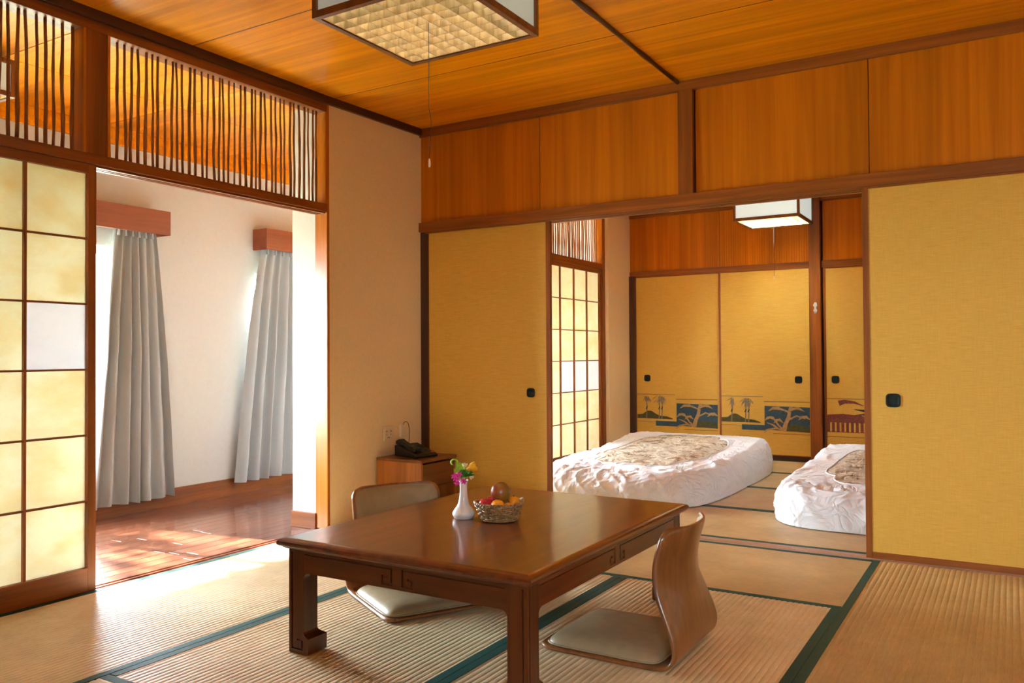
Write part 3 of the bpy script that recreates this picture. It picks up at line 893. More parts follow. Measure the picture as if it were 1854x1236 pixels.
# ================================================================== LOW TABLE
TX0, TX1, TY0, TY1, TZ = -2.134, -1.140, 1.972, 3.276, 0.385
tab = thing('low_table', 'low dark red-brown wooden table with carved key pattern apron', 'table', ((TX0 + TX1) / 2, (TY0 + TY1) / 2, 0))
O = tab.location
def ring_top(mb):
    prof = [(0.030, 0.346), (0.022, 0.349), (0.016, 0.352), (0.014, 0.356), (0.006, 0.358), (0.001, 0.363), (0.0, 0.369), (0.002, 0.375), (0.007, 0.380), (0.010, 0.3815), (0.016, 0.3835), (0.024, 0.385)]
    vs, fs = [], []
    for ins, z in prof:
        vs += [(TX0 + ins, TY0 + ins, z), (TX1 - ins, TY0 + ins, z), (TX1 - ins, TY1 - ins, z), (TX0 + ins, TY1 - ins, z)]
    for i in range(len(prof) - 1):
        fs += [(i * 4 + k, i * 4 + (k + 1) % 4, i * 4 + 4 + (k + 1) % 4, i * 4 + 4 + k) for k in range(4)]
    fs.append((3, 2, 1, 0))
    k = 4 * (len(prof) - 1)
    fs.append((k, k + 1, k + 2, k + 3))
    mb.add(vs, fs)
mb = MB(O)
ring_top(mb)
mb.build('tabletop', M_table, tab)

def fix_normals(o):
    bm = bmesh.new()
    bm.from_mesh(o.data)
    bmesh.ops.recalc_face_normals(bm, faces=bm.faces)
    bm.to_mesh(o.data)
    bm.free()
def cut(me_obj, cutter_mb):
    c = cutter_mb.build('cutter', M_dark['x'])
    c.location = me_obj.parent.location
    fix_normals(c)
    fix_normals(me_obj)
    md = me_obj.modifiers.new('b', 'BOOLEAN')
    md.operation = 'DIFFERENCE'
    md.object = c
    md.solver = 'EXACT'
    md.use_self = True
    bpy.context.view_layer.update()
    dg = bpy.context.evaluated_depsgraph_get()
    me = bpy.data.meshes.new_from_object(me_obj.evaluated_get(dg))
    me_obj.modifiers.clear()
    me_obj.data = me
    bpy.data.objects.remove(c)

INS = 0.030
LW = 0.066
AZ0, AZ1 = 0.272, 0.347
def groove(mb, pts, fn, w=0.0075, depth=0.007):
    for (a, b), (c, d) in zip(pts[:-1], pts[1:]):
        s0, s1, z0, z1 = min(a, c) - w / 2, max(a, c) + w / 2, min(b, d) - w / 2, max(b, d) + w / 2
        mb.prism([(s0, z0), (s1, z0), (s1, z1), (s0, z1)], fn, -0.002, depth)
def apron(side):
    # s runs along the apron, depth d inwards from the outer face
    if side == 'front': L0, L1, fn = TX0 + INS, TX1 - INS, lambda s, z, d: (s, TY0 + INS + d, z)
    if side == 'rear': L0, L1, fn = TX0 + INS, TX1 - INS, lambda s, z, d: (s, TY1 - INS - d, z)
    if side == 'right': L0, L1, fn = TY0 + INS, TY1 - INS, lambda s, z, d: (TX1 - INS - d, s, z)
    if side == 'left': L0, L1, fn = TY0 + INS, TY1 - INS, lambda s, z, d: (TX0 + INS + d, s, z)
    a, b = L0 + LW, L1 - LW
    r = 0.024
    poly = [(a, AZ1), (a, AZ0 - r)] + [(a + r - r * math.cos(t), AZ0 - r + r * math.sin(t)) for t in [PI / 2 * k / 6 for k in range(1, 7)]]
    poly += [(b - r + r * math.sin(t), AZ0 - r + r * math.cos(t)) for t in [PI / 2 * k / 6 for k in range(0, 6)]] + [(b, AZ0 - r), (b, AZ1)]
    o = MB(O).prism(poly, fn, 0.001, 0.030)
    ob = o.build('apron', M_table_x if side in ('front', 'rear') else M_table, tab)
    c = MB(O)
    m = (L0 + L1) / 2
    for s in (-1, 1):
        g = 0.022
        q = [(m + s * g, 0.334), (m + s * g, 0.286), (m + s * (g + 0.036), 0.286), (m + s * (g + 0.036), 0.308), (m + s * (g + 0.022), 0.308)]
        groove(c, q, fn)
        groove(c, [(m + s * g, 0.334), (m + s * (m - a - 0.01), 0.334)], fn, 0.0035)
    cut(ob, c)
    return ob
for s_ in ('front', 'rear', 'right', 'left'): apron(s_)
def leg(sx, sy):
    # outer corner at (cx, cy); local axes point inwards
    cx = TX0 + INS if sx > 0 else TX1 - INS
    cy = TY0 + INS if sy > 0 else TY1 - INS
    mb = MB(O)
    prof = [(0.0, 0.086), (0.004, 0.090), (0.074, 0.090), (0.082, 0.084), (0.092, 0.074), (0.098, LW + 0.001), (0.105, LW), (AZ1, LW)]
    vs, fs = [], []
    rings = [(0.0, 0.083), (0.005, 0.088), (0.053, 0.088), (0.057, 0.083), (0.061, 0.076), (0.067, 0.069), (0.073, LW), (AZ1, LW)]
    for z, w in rings:
        vs += [(cx, cy, z), (cx + sx * w, cy, z), (cx + sx * w, cy + sy * w, z), (cx, cy + sy * w, z)]
    n = len(rings)
    for i in range(n - 1):
        fs += [(i * 4 + k, i * 4 + (k + 1) % 4, i * 4 + 4 + (k + 1) % 4, i * 4 + 4 + k) for k in range(4)]
    fs += [(3, 2, 1, 0), tuple(4 * (n - 1) + k for k in range(4))]
    if sx * sy < 0: fs = [tuple(reversed(f)) for f in fs]
    mb.add(vs, fs)
    ob = mb.build('leg', M_table_z, tab)
    c = MB(O)
    fa = lambda s, z, d: (cx + sx * s, cy + sy * d, z)
    fb = lambda s, z, d: (cx + sx * d, cy + sy * s, z)
    for fn in (fa, fb):
        groove(c, [(0.014, 0.336), (0.014, 0.016), (0.060, 0.016), (0.060, 0.046), (0.040, 0.046)], fn, 0.0055)
    cut(ob, c)
for sx in (1, -1):
    for sy in (1, -1): leg(sx, sy)

# ================================================================== LEGLESS FLOOR CHAIRS
def cat_rom(pts, n):
    out = []
    P_ = [pts[0]] + pts + [pts[-1]]
    for i in range(1, len(P_) - 2):
        for k in range(n):
            t = k / n
            p0, p1, p2, p3 = P_[i - 1:i + 3]
            out.append(tuple(0.5 * (2 * b + (c - a) * t + (2 * a - 5 * b + 4 * c - d) * t * t + (3 * b - a - 3 * c + d) * t ** 3) for a, b, c, d in zip(p0, p1, p2, p3)))
    out.append(pts[-1])
    return out
# profile: (distance behind the back bend, height); the sitter faces -d
CH = cat_rom([(-0.485, 0.012), (-0.46, 0.008), (-0.30, 0.007), (-0.12, 0.007), (-0.045, 0.010), (-0.012, 0.026), (0.0, 0.060), (-0.008, 0.105), (-0.036, 0.175), (-0.060, 0.232), (-0.070, 0.282), (-0.066, 0.340), (-0.050, 0.402), (-0.036, 0.440)], 4)
def chair(label, loc, rz, W=0.425):
    # local +x is the sitter's front (so d = -x)
    t = thing('floor_chair', label, 'chair', loc, rz, 'legless floor chairs at the low table')
    n = len(CH)
    acc = [0]
    for i in range(1, n): acc.append(acc[-1] + math.hypot(CH[i][0] - CH[i - 1][0], CH[i][1] - CH[i - 1][1]))
    tot = acc[-1]
    nu = 18
    def pt(u, i, off=0.0):
        d, z = CH[i]
        f = acc[i] / tot
        hw = W / 2
        if z > 0.07:
            hw *= 1 - 0.06 * min(1, (z - 0.07) / 0.2)
        e = min(acc[i], tot - acc[i])
        R = 0.045
        if e < R: hw -= R - math.sqrt(max(0, R * R - (R - e) ** 2))
        s = (u - 0.5) * 2
        bow = 0.052 * max(0, min(1, (z - 0.05) / 0.22)) * (1 - s * s) if z > 0.05 else 0
        return d + bow, s * hw, z
    mb = MB()
    mb.grid(lambda u, v: (lambda q: (-q[0], q[1], q[2]))(pt(u, round(v * (n - 1)))), nu, n - 1)
    o = mb.build('plywood_shell', M_plywood, t, smooth=True)
    sd = o.modifiers.new('thickness', 'SOLIDIFY')
    sd.thickness = 0.011
    sd.offset = 0
    # seat pad: puffed rounded slab
    def pad(u, v):
        a, b = (u - 0.5) * 2, (v - 0.5) * 2
        ra = math.copysign(math.sin(abs(a) * PI / 2), a)
        rb = math.copysign(math.sin(abs(b) * PI / 2), b)
        m_ = max(abs(ra), abs(rb))
        nn = (abs(ra) ** 9 + abs(rb) ** 9) ** (1 / 9) or 1
        k = m_ / nn
        h = 0.014 + 0.036 * (1 - m_ ** 7) ** 0.55 + 0.006 * (1 - m_ * m_)
        return (0.262 + ra * k * 0.205, rb * k * (W / 2 - 0.012), h)
    p = MB().grid(pad, 36, 36).build('seat_pad', M_vinyl, t, smooth=True)
    pts = []
    for k in range(60):
        a = 2 * PI * k / 60
        c, s_ = math.cos(a), math.sin(a)
        q = (abs(c) ** 9 + abs(s_) ** 9) ** (-1 / 9)
        pts.append((0.262 + c * q * 0.2065, s_ * q * (W / 2 - 0.0105), 0.018))
    MB().tube(pts, 0.0032, 6, True).build('piping', M_vinyl, p, smooth=True)
    # back pad on the inner face
    i0 = next(i for i in range(n) if CH[i][1] > 0.20)
    i1 = n - 2
    def bpad(u, v):
        i = min(i1, max(i0, round(i0 + v * (i1 - i0))))
        s = (u - 0.5) * 0.93 + 0.5
        d, y, z = pt(s, i)
        m_ = max(abs(u - 0.5) * 2, abs(v - 0.5) * 2)
        return (-d + 0.0062 + 0.016 * (1 - m_ ** 8) ** 0.5, y, z - 0.004)
    b = MB().grid(bpad, 24, i1 - i0).build('back_pad', M_vinyl, t, smooth=True)
    edge = [bpad(u, 0) for u in [k / 20 for k in range(21)]] + [bpad(1, v) for v in [k / 12 for k in range(1, 13)]] + [bpad(u, 1) for u in [1 - k / 20 for k in range(1, 21)]] + [bpad(0, v) for v in [1 - k / 12 for k in range(1, 12)]]
    MB().tube(edge, 0.0035, 6, True).build('piping', M_vinyl, b, smooth=True)
    return t
chair('bentwood floor chair seen from behind at the right side of the table', (-0.908, 2.664, 0.001), PI)
chair('floor chair with olive seat pad facing the table from the left side', (-2.31, 2.80, 0.001), math.atan2(-0.484, 0.875))

# ================================================================== VASE WITH FLOWERS
VX, VY = -1.771, 2.561
vase = thing('flower_vase', 'slender white porcelain vase with bulbous foot on the low table', 'vase', (VX, VY, TZ))
prof = cat_rom([(0.0, 0.0), (0.030, 0.0), (0.036, 0.004), (0.0420, 0.014), (0.0415, 0.024), (0.034, 0.036), (0.0235, 0.050), (0.0180, 0.068), (0.0150, 0.090), (0.0138, 0.110), (0.0148, 0.128), (0.0185, 0.142), (0.0172, 0.142), (0.0128, 0.125), (0.0118, 0.110), (0.0, 0.104)], 4)
MB().lathe(prof, 40).build('vase_body', M_porcelain, vase, smooth=True)
fl = thing('flower_bunch', 'small bunch of pink, yellow and green flowers in the white vase', 'flowers', (VX, VY, TZ + 0.112))
rx, ry = math.cos(YAW), math.sin(YAW)       # roughly sideways in the photo
def fp(a, b, h):
    k = 1.0 + 0.28 * max(0, min(1, h / 0.03))
    a, b, h = a * k, b * k, h if h < 0.02 else 0.02 + (h - 0.02) * 1.12
    return (rx * a + ry * b, ry * a - rx * b, h)   # a: to the right, b: towards the camera
def leafy(mb, base, tip, width, droop=0.0, m=0):
    b, t_ = Vector(base), Vector(tip)
    ax = t_ - b
    side = ax.cross(Vector((0.3, -0.5, 0.8))).normalized()
    up = side.cross(ax).normalized()
    rows = []
    for k in range(6):
        f = k / 5
        w = width * math.sin(PI * min(0.98, 0.12 + 0.86 * f)) ** 0.8
        c = b + ax * f - Vector((0, 0, droop * f * f))
        rows.append((c - side * w + up * w * 0.25, c, c + side * w + up * w * 0.25))
    vs = [p_ for r_ in rows for p_ in r_]
    fs = []
    for k in range(5):
        for j in (0, 1): fs.append((k * 3 + j, k * 3 + j + 1, k * 3 + j + 4, k * 3 + j + 3))
    mb.add(vs, fs, m)
for a, b, h in ((-0.004, 0, 0.06), (0.004, 0.004, 0.07), (-0.002, 0.005, 0.05), (0.006, -0.003, 0.08)):
    MB().tube([fp(0, 0, -0.004), fp(a, b, 0.028), fp(a * 3.5, b * 3, h)], 0.0013, 6).build('stem', M_leaf, fl, smooth=True)
random.seed(5)
for a, h, w, tip in ((-0.012, 0.035, 0.006, (-0.020, 0.006, 0.100)), (-0.010, 0.045, 0.006, (0.004, 0.004, 0.088)), (-0.015, 0.040, 0.005, (-0.028, 0.010, 0.072)), (-0.006, 0.05, 0.006, (-0.010, 0.012, 0.095))):
    mb = MB()
    leafy(mb, fp(a, 0.002, h), fp(*tip), w * 1.6, 0.003)
    mb.build('pale_leaf', M_leaf_pale, fl, smooth=True)
pts = [fp(-0.026 + 0.010 * math.cos(k * 0.55), 0.004, 0.090 + 0.010 * math.sin(k * 0.55)) for k in range(9)]
MB().tube(pts, [0.0034] * 8 + [0.001], 6).build('curled_bud', M_leaf_pale, fl, smooth=True)
for k in range(15):
    a = random.uniform(0.2, 2.9)
    mb = MB()
    leafy(mb, fp(random.uniform(-0.004, 0.010), 0.006, random.uniform(0.040, 0.052)), fp(0.008 + 0.026 * math.cos(a), random.uniform(0.006, 0.02), 0.047 + 0.026 * math.sin(a)), 0.0072, 0.004)
    mb.build('leaf', M_leaf, fl, smooth=True)
def blossom(cx, b, cz, r, mat_, name, npet=5, tilt=0.0):
    for k in range(npet):
        a = 2 * PI * k / npet + tilt
        mb = MB()
        c = Vector(fp(cx, b, cz))
        leafy(mb, c, Vector(fp(cx + r * math.cos(a), b + r * 0.45, cz + r * math.sin(a))), r * 0.42, 0.0)
        mb.build(name, mat_, fl, smooth=True)
for cx, cz in ((-0.023, 0.050), (-0.015, 0.044), (-0.022, 0.037), (-0.010, 0.053), (-0.017, 0.028), (-0.020, 0.022), (0.000, 0.032), (0.003, 0.027), (-0.027, 0.045)):
    blossom(cx, 0.016, cz, 0.0098, M_pink, 'pink_petal', 5, random.uniform(0, 1))
def cup(cx, b, cz, r, mat_, name, ang, n=6):
    # a tulip-like cup of overlapping petals opening towards `ang` in the picture plane
    for k in range(n):
        ph = 2 * PI * k / n
        def f(u, v):
            w = (u - 0.5) * 1.25
            rr = r * (0.25 + 0.75 * math.sin(min(1, v * 1.05) * PI * 0.58))
            th = ph + w * (0.9 if v < 0.85 else 0.9 - (v - 0.85) * 3)
            ax = v * r * 1.7
            x_, y_ = rr * math.cos(th), rr * math.sin(th)
            A = ax * math.cos(ang) - x_ * math.sin(ang)
            H = ax * math.sin(ang) + x_ * math.cos(ang)
            return fp(cx + A, b + y_, cz + H)
        MB().grid(f, 6, 7).build(name, mat_, fl, smooth=True)
cup(0.010, 0.006, 0.066, 0.0180, M_yellow, 'yellow_petal', 0.35)
cup(0.004, 0.002, 0.072, 0.0085, M_cream, 'cream_petal', 1.5, 5)
cup(0.020, 0.010, 0.046, 0.0070, M_cream, 'cream_petal', -0.8, 5)

# ================================================================== FRUIT BASKET
BX, BY = -1.628, 2.588
bas = thing('wicker_basket', 'small oval wicker basket on the low table', 'basket', (BX, BY, TZ), YAW)
def bprof(h):        # oval half sizes at height fraction
    return 0.060 + 0.030 * h ** 0.8, 0.048 + 0.024 * h ** 0.8
BH = 0.060
def rise(a): return 0.016 * max(0, math.cos(a)) ** 6 + 0.004 * max(0, -math.cos(a)) ** 6
NS = 20
for k in range(NS):
    a = 2 * PI * k / NS
    pts = []
    for i in range(7):
        h = i / 6
        ax, ay = bprof(h)
        pts.append((ax * math.cos(a), ay * math.sin(a), 0.003 + h * (BH + rise(a))))
    MB().tube(pts, 0.0018, 6).build('stake', M_wicker, bas, smooth=True)
for rrow in range(8):
    h = (rrow + 0.4) / 8
    pts = []
    for k in range(NS * 4):
        a = 2 * PI * k / (NS * 4)
        ax, ay = bprof(h)
        off = 0.0044 * math.cos(a * NS / 2 + rrow * PI)
        pts.append(((ax + off) * math.cos(a), (ay + off) * math.sin(a), 0.003 + h * (BH + rise(a)) + 0.0007 * math.sin(a * 9 + rrow)))
    MB().tube(pts, 0.0036, 6, True).build('weave_strand', M_wicker, bas, smooth=True)
for s_ in (0, 1):
    pts = []
    for k in range(120):
        a = 2 * PI * k / 120
        ax, ay = bprof(1.04)
        tw = a * 24 + s_ * PI
        r_ = 0.0035 * math.cos(tw)
        pts.append(((ax + r_) * math.cos(a), (ay + r_) * math.sin(a), 0.005 + BH + rise(a) + 0.0035 * math.sin(tw)))
    MB().tube(pts, 0.0036, 6, True).build('rim', M_wicker, bas, smooth=True)
MB().lathe([(0.0, 0.0015), (0.058, 0.0015), (0.060, 0.004), (0.0, 0.004)], 32, sx=1, sy=0.8).build('base', M_wicker, bas)

def fruit(name, label, cat, a, b, h, r, mat_, sh=(1, 1, 1), rz=0.0, tip=0.0, stem=True, body='flesh'):
    x = BX + math.cos(YAW) * a + math.sin(YAW) * b
    y = BY + math.sin(YAW) * a - math.cos(YAW) * b
    t = thing(name, label, cat, (x, y, TZ + h), YAW + rz)
    prof = []
    for k in range(17):
        th = -PI / 2 + PI * k / 16
        rr = r * math.cos(th)
        z = r * math.sin(th)
        if tip: z -= tip * r * math.exp(-(rr / (0.35 * r)) ** 2) * (1 if th > 0 else -1)
        prof.append((max(0, rr) if 0 < k < 16 else 0.0, z))
    o = MB().lathe(prof, 28).build(body, mat_, t, smooth=True)
    o.scale = sh
    if stem:
        zt = r * sh[2] * (1 - tip)
        MB().tube([(0, 0, zt - 0.004), (0.0005, 0, zt + 0.002), (0.002, 0, zt + 0.006)], [0.0012, 0.0012, 0.0016], 6).build('stem', M_bark, t, smooth=True)
    return t
fruit('mango', 'large red and green mango on top of the fruit basket', 'mango', 0.004, -0.006, 0.104, 0.0365, M_mango, (1.0, 0.95, 1.06), body='skin', stem=False)
fruit('apple', 'shiny red apple at the left front of the basket', 'apple', -0.050, 0.006, 0.062, 0.0265, M_red, (1.05, 1.05, 0.92), tip=0.14, body='skin')
fruit('apple', 'red apple half hidden behind the mango in the basket', 'apple', -0.028, -0.032, 0.066, 0.0230, M_red, (1.05, 1.05, 0.92), tip=0.14, body='skin')
fruit('orange', 'bright orange at the front rim of the basket', 'orange', -0.006, 0.034, 0.059, 0.0265, M_orange, (1, 1, 0.95), tip=0.05, body='peel')
fruit('orange', 'small orange low at the front right of the basket', 'orange', 0.034, 0.022, 0.053, 0.0200, M_orange, (1, 1, 0.95), tip=0.05, body='peel')
fruit('orange', 'orange resting on the right end of the basket', 'orange', 0.052, -0.012, 0.066, 0.0225, M_orange, (1, 1, 0.95), tip=0.05, body='peel')

# ================================================================== CABINET, TELEPHONE, SOCKETS
CX0, CX1, CY0, CY1, CZ = -3.348, -3.006, 3.905, 4.265, 0.372
cab = thing('bedside_cabinet', 'small wooden cabinet with one drawer and open shelf in the corner', 'cabinet', ((CX0 + CX1) / 2, (CY0 + CY1) / 2, 0))
O = cab.location
MB(O).box(CX0, CX1, CY0, CY0 + 0.018, 0, CZ - 0.018).build('side_panel', M_cab, cab, bevel=0.001)
MB(O).box(CX0, CX1, CY1 - 0.018, CY1, 0, CZ - 0.018).build('side_panel', M_cab, cab, bevel=0.001)
MB(O).box(CX0, CX1 + 0.004, CY0 - 0.002, CY1 + 0.002, CZ - 0.018, CZ).build('top_board', M_cabtop, cab, bevel=0.0015)
MB(O).box(CX0, CX0 + 0.012, CY0 + 0.018, CY1 - 0.018, 0, CZ - 0.018).build('rear_panel', M_cabtop, cab)
MB(O).box(CX0 + 0.012, CX1 - 0.01, CY0 + 0.018, CY1 - 0.018, 0.03, 0.045).build('shelf', M_cabtop, cab)
MB(O).box(CX0 + 0.012, CX1 - 0.01, CY0 + 0.018, CY1 - 0.018, 0.195, 0.205).build('shelf', M_cabtop, cab)
dr = MB(O).box(CX1 - 0.30, CX1 - 0.002, CY0 + 0.022, CY1 - 0.022, 0.209, CZ - 0.030).build('drawer', M_cabtop, cab, bevel=0.0015)
MB(O).box(CX1 - 0.004, CX1 - 0.0005, CY0 + 0.06, CY1 - 0.06, 0.203, 0.210).build('finger_grip', M_dark['y'], dr)

ph = thing('desk_telephone', 'black desk telephone with handset on the corner cabinet', 'telephone', (-3.175, 4.075, CZ), math.radians(-12))
# local x: 0.22 long, rear high (-x) to front low (+x); y: 0.17 wide
bp = [(-0.105, 0.0), (0.105, 0.0), (0.110, 0.012), (0.092, 0.022), (-0.085, 0.072), (-0.108, 0.066)]
MB().prism(bp, lambda a, b, d: (a, d, b), -0.085, 0.085).build('base', M_black, ph, bevel=0.005, seg=3)
hp = [(-0.104, 0.074), (-0.100, 0.096), (-0.070, 0.106), (-0.045, 0.094), (0.025, 0.070), (0.052, 0.068), (0.078, 0.052), (0.076, 0.034), (0.050, 0.036), (0.030, 0.050), (-0.048, 0.076), (-0.068, 0.070)]
MB().prism(hp, lambda a, b, d: (a, d, b), -0.080, -0.035).build('handset', M_black, ph, bevel=0.006, seg=3)
for i in range(4):
    for j in range(3):
        a = -0.005 + i * 0.021
        z = 0.022 + (0.092 - a) * 0.2825
        MB().box(a - 0.007, a + 0.007, 0.0 + j * 0.022 - 0.007, 0.0 + j * 0.022 + 0.007, z - 0.002, z + 0.004).build('key', M_key, ph, bevel=0.001, seg=1)
MB().box(0.073, 0.086, 0.058, 0.076, 0.022, 0.032).build('red_button', M_redled, ph, bevel=0.001, seg=1)

so = thing('wall_socket', 'ivory double socket plate on the plaster above the cabinet', 'socket', (XW + 0.0185, 4.024, 0.511))
MB().box(0.0, 0.008, -0.044, 0.044, -0.046, 0.046).build('plate', M_socket, so, bevel=0.003)
for j in (-0.02, 0.02):
    MB().box(0.0078, 0.0088, j - 0.004, j - 0.001, 0.006, 0.016).box(0.0078, 0.0088, j + 0.004, j + 0.007, 0.006, 0.016).box(0.0078, 0.0088, j - 0.001, j + 0.003, -0.014, -0.006).build('slot', M_black, so)
MB().box(0.0078, 0.0088, -0.012, 0.012, -0.030, -0.026).build('slot', M_key, so)
js = thing('telephone_jack', 'ivory telephone jack box with cord beside the double socket', 'jack', (XW + 0.0232, 4.152, 0.515))
MB().box(0.0, 0.022, -0.024, 0.024, -0.040, 0.040).build('box', M_socket, js, bevel=0.004)
pts = cat_rom([(0.016, 0.000, 0.041), (0.020, 0.012, 0.056), (0.026, 0.034, 0.050), (0.030, 0.044, 0.010), (0.028, 0.044, -0.06), (0.034, 0.030, -0.125), (0.07, 0.0, -0.139)], 6)
MB().tube(pts, 0.0022, 6).build('cord', M_cord, js, smooth=True)

# ================================================================== CEILING LAMPS
def lamp(label, cx, cy, zb, W, D, H, cells, string=0.0, lit=False):
    acr, tub = (M_acryl_on, M_tube_on) if lit else (M_acryl, M_tube)
    t = thing('box_lamp', label, 'lamp', (cx, cy, zb))
    w, d = W / 2, D / 2
    b = 0.020
    for sx in (-1, 1):
        for sy in (-1, 1):
            MB().box(sx * w - (b if sx > 0 else 0), sx * w + (0 if sx > 0 else b), sy * d - (b if sy > 0 else 0), sy * d + (0 if sy > 0 else b), 0, H).build('corner_bar', M_lampwood, t, bevel=0.001)
    for z0, z1 in ((0, 0.024), (H - 0.022, H)):
        for sy in (-1, 1):
            y0 = -d if sy < 0 else d - b
            MB().box(-w + b, w - b, y0, y0 + b, z0, z1).build('rail', M_lampwood, t, bevel=0.001)
        for sx in (-1, 1):
            x0 = -w if sx < 0 else w - b
            MB().box(x0, x0 + b, -d + b, d - b, z0, z1).build('rail', M_lampwood, t, bevel=0.001)
    for sy in (-1, 1):
        MB().box(-w + b, w - b, sy * (d - 0.010) - 0.0015, sy * (d - 0.010) + 0.0015, 0.024, H - 0.022).build('white_panel', acr, t)
    for sx in (-1, 1):
        MB().box(sx * (w - 0.010) - 0.0015, sx * (w - 0.010) + 0.0015, -d + b, d - b, 0.024, H - 0.022).build('white_panel', acr, t)
    # louver of crossed slats
    iw, idp = w - b - 0.004, d - b - 0.004
    lz0, lz1 = 0.004, 0.036
    for k in range(cells + 1):
        x = -iw + 2 * iw * k / cells
        MB().box(x - 0.0014, x + 0.0014, -idp, idp, lz0, lz1).build('louver_slat', M_louver, t)
        y = -idp + 2 * idp * k / cells
        MB().box(-iw, iw, y - 0.0014, y + 0.0014, lz0 + 0.0005, lz1 - 0.0005).build('louver_slat', M_louver, t)
    MB().box(-w + b, w - b, -d + b, d - b, H - 0.020, H - 0.012).build('reflector', M_lampin, t)
    for sx in (-1, 1):
        MB().tube([(sx * w * 0.45, -d * 0.8, H * 0.6), (sx * w * 0.45, d * 0.8, H * 0.6)], 0.015, 12).build('fluorescent_tube', tub, t, smooth=True)
    MB().box(-w * 0.5, w * 0.5, -d * 0.5, d * 0.5, H, ZC - zb - 0.001).build('ceiling_mount', M_lampwood, t)
    if string:
        MB().tube([(0.0, 0.0, 0.05), (0.0, 0.0, -string * 0.6), (0.006, 0.004, -string * 0.72), (0.001, 0.0, -string)], 0.0013, 6).build('pull_string', M_cord, t, smooth=True)
        MB().lathe([(0.0, 0.0), (0.003, 0.002), (0.0042, 0.010), (0.0036, 0.022), (0.0015, 0.030), (0.0, 0.031)], 12, (0.001, 0.0, -string - 0.030)).build('pull_knob', M_ivory_knob, t, smooth=True)
    return t
lamp('wooden box ceiling lamp with louver grid hanging over the low table', -1.693, 2.252, 2.12, 0.565, 0.535, 0.30, 9, 0.45)
lamp('glowing box ceiling lamp hanging in the bedroom above the futons', -1.738, 7.225, 2.12, 0.545, 0.540, 0.30, 9, 0.46, True)
lamp('small box lamp on the sunroom ceiling behind the short branch transom', -4.30, 1.93, 2.25, 0.42, 0.42, 0.18, 6)

# ================================================================== PELMETS AND CURTAINS
def pelmet(label, y0, y1):
    t = thing('pelmet_box', label, 'pelmet', (XE, (y0 + y1) / 2, 1.80))
    O = t.location
    MB(O).box(XE + 0.135, XE + 0.15, y0, y1, 1.795, 1.952).build('front_board', M_pelmet, t, bevel=0.001)
    for y in (y0, y1 - 0.015):
        MB(O).box(XE, XE + 0.135, y, y + 0.015, 1.795, 1.952).build('end_board', M_pelmet, t, bevel=0.001)
    MB(O).box(XE, XE + 0.135, y0 + 0.015, y1 - 0.015, 1.937, 1.952).build('top_board', M_pelmet, t)
    return t
pelmet('red-brown curtain pelmet next to the paper screen edge', 1.75, 3.465)
pelmet('red-brown curtain pelmet beside the white pier', 4.285, 5.95)

def curtain(label, ty0, ty1, by0, by1, zt, zb, folds, seed, mat_=None, xo=0.075, amp=0.032, name='curtain'):
    t = thing(name, label, 'curtain', (XE + xo, (by0 + by1) / 2, zb))
    O = t.location
    rnd = random.Random(seed)
    ph = [rnd.uniform(0, 6.28) for _ in range(4)]
    def f(u, v):
        # v: 0 top, 1 bottom
        e = v ** 0.75
        uu = u + 0.018 * math.sin(6.28 * u * 2 + ph[0]) * (0.3 + v) + 0.010 * math.sin(6.28 * u * 5 + ph[1])
        y = (ty0 + (ty1 - ty0) * uu) * (1 - e) + (by0 + (by1 - by0) * uu) * e
        wv = math.sin(2 * PI * folds * u + 0.8 * math.sin(3 * u + ph[2]) + 0.5 * v * math.sin(5 * u + ph[3]))
        wv = math.copysign(abs(wv) ** 0.8, wv)
        A = amp * (0.45 + 0.75 * min(1, v * 2.2)) * (0.75 + 0.5 * noise.noise((u * folds * 0.7, v * 1.2, seed)))
        x = XE + xo + A * wv + 0.006 * noise.noise((u * 14, v * 9, seed + 3))
        z = zt + (zb - zt) * v + (0.012 * noise.noise((u * 6, 0, seed)) * v)
        return (x, y, z)
    o = MB(O).grid(f, folds * 14, 50).build('cloth', mat_ or M_curtain, t, smooth=True)
    # pinched heading pleats
    if mat_ is None:
        nk = folds
        for k in range(nk):
            y = ty0 + (ty1 - ty0) * (k + 0.25) / nk
            MB(O).tube([(XE + xo + 0.018, y, zt + 0.004), (XE + xo + 0.022, y, zt - 0.03), (XE + xo + 0.020, y, zt - 0.065)], [0.010, 0.007, 0.011], 8).build('heading_pleat', M_curtain, t, smooth=True)
    return t
curtain('grey pleated curtain gathered next to the paper screen edge', 3.12, 3.40, 2.96, 3.53, 1.830, 0.070, 6, 11, amp=0.042)
curtain('grey pleated curtain half hidden by the white pier', 4.325, 4.86, 4.07, 4.95, 1.830, 0.085, 7, 23, amp=0.040)

curtain('added thin white sheer curtain over the added last sunroom window beyond the bedroom screen', 6.1, 7.6, 6.1, 7.6, 1.75, 0.12, 16, 43, M_sheer, 0.03, 0.012, 'added_sheer')  # added out of view to soften the sun on the bedroom screen

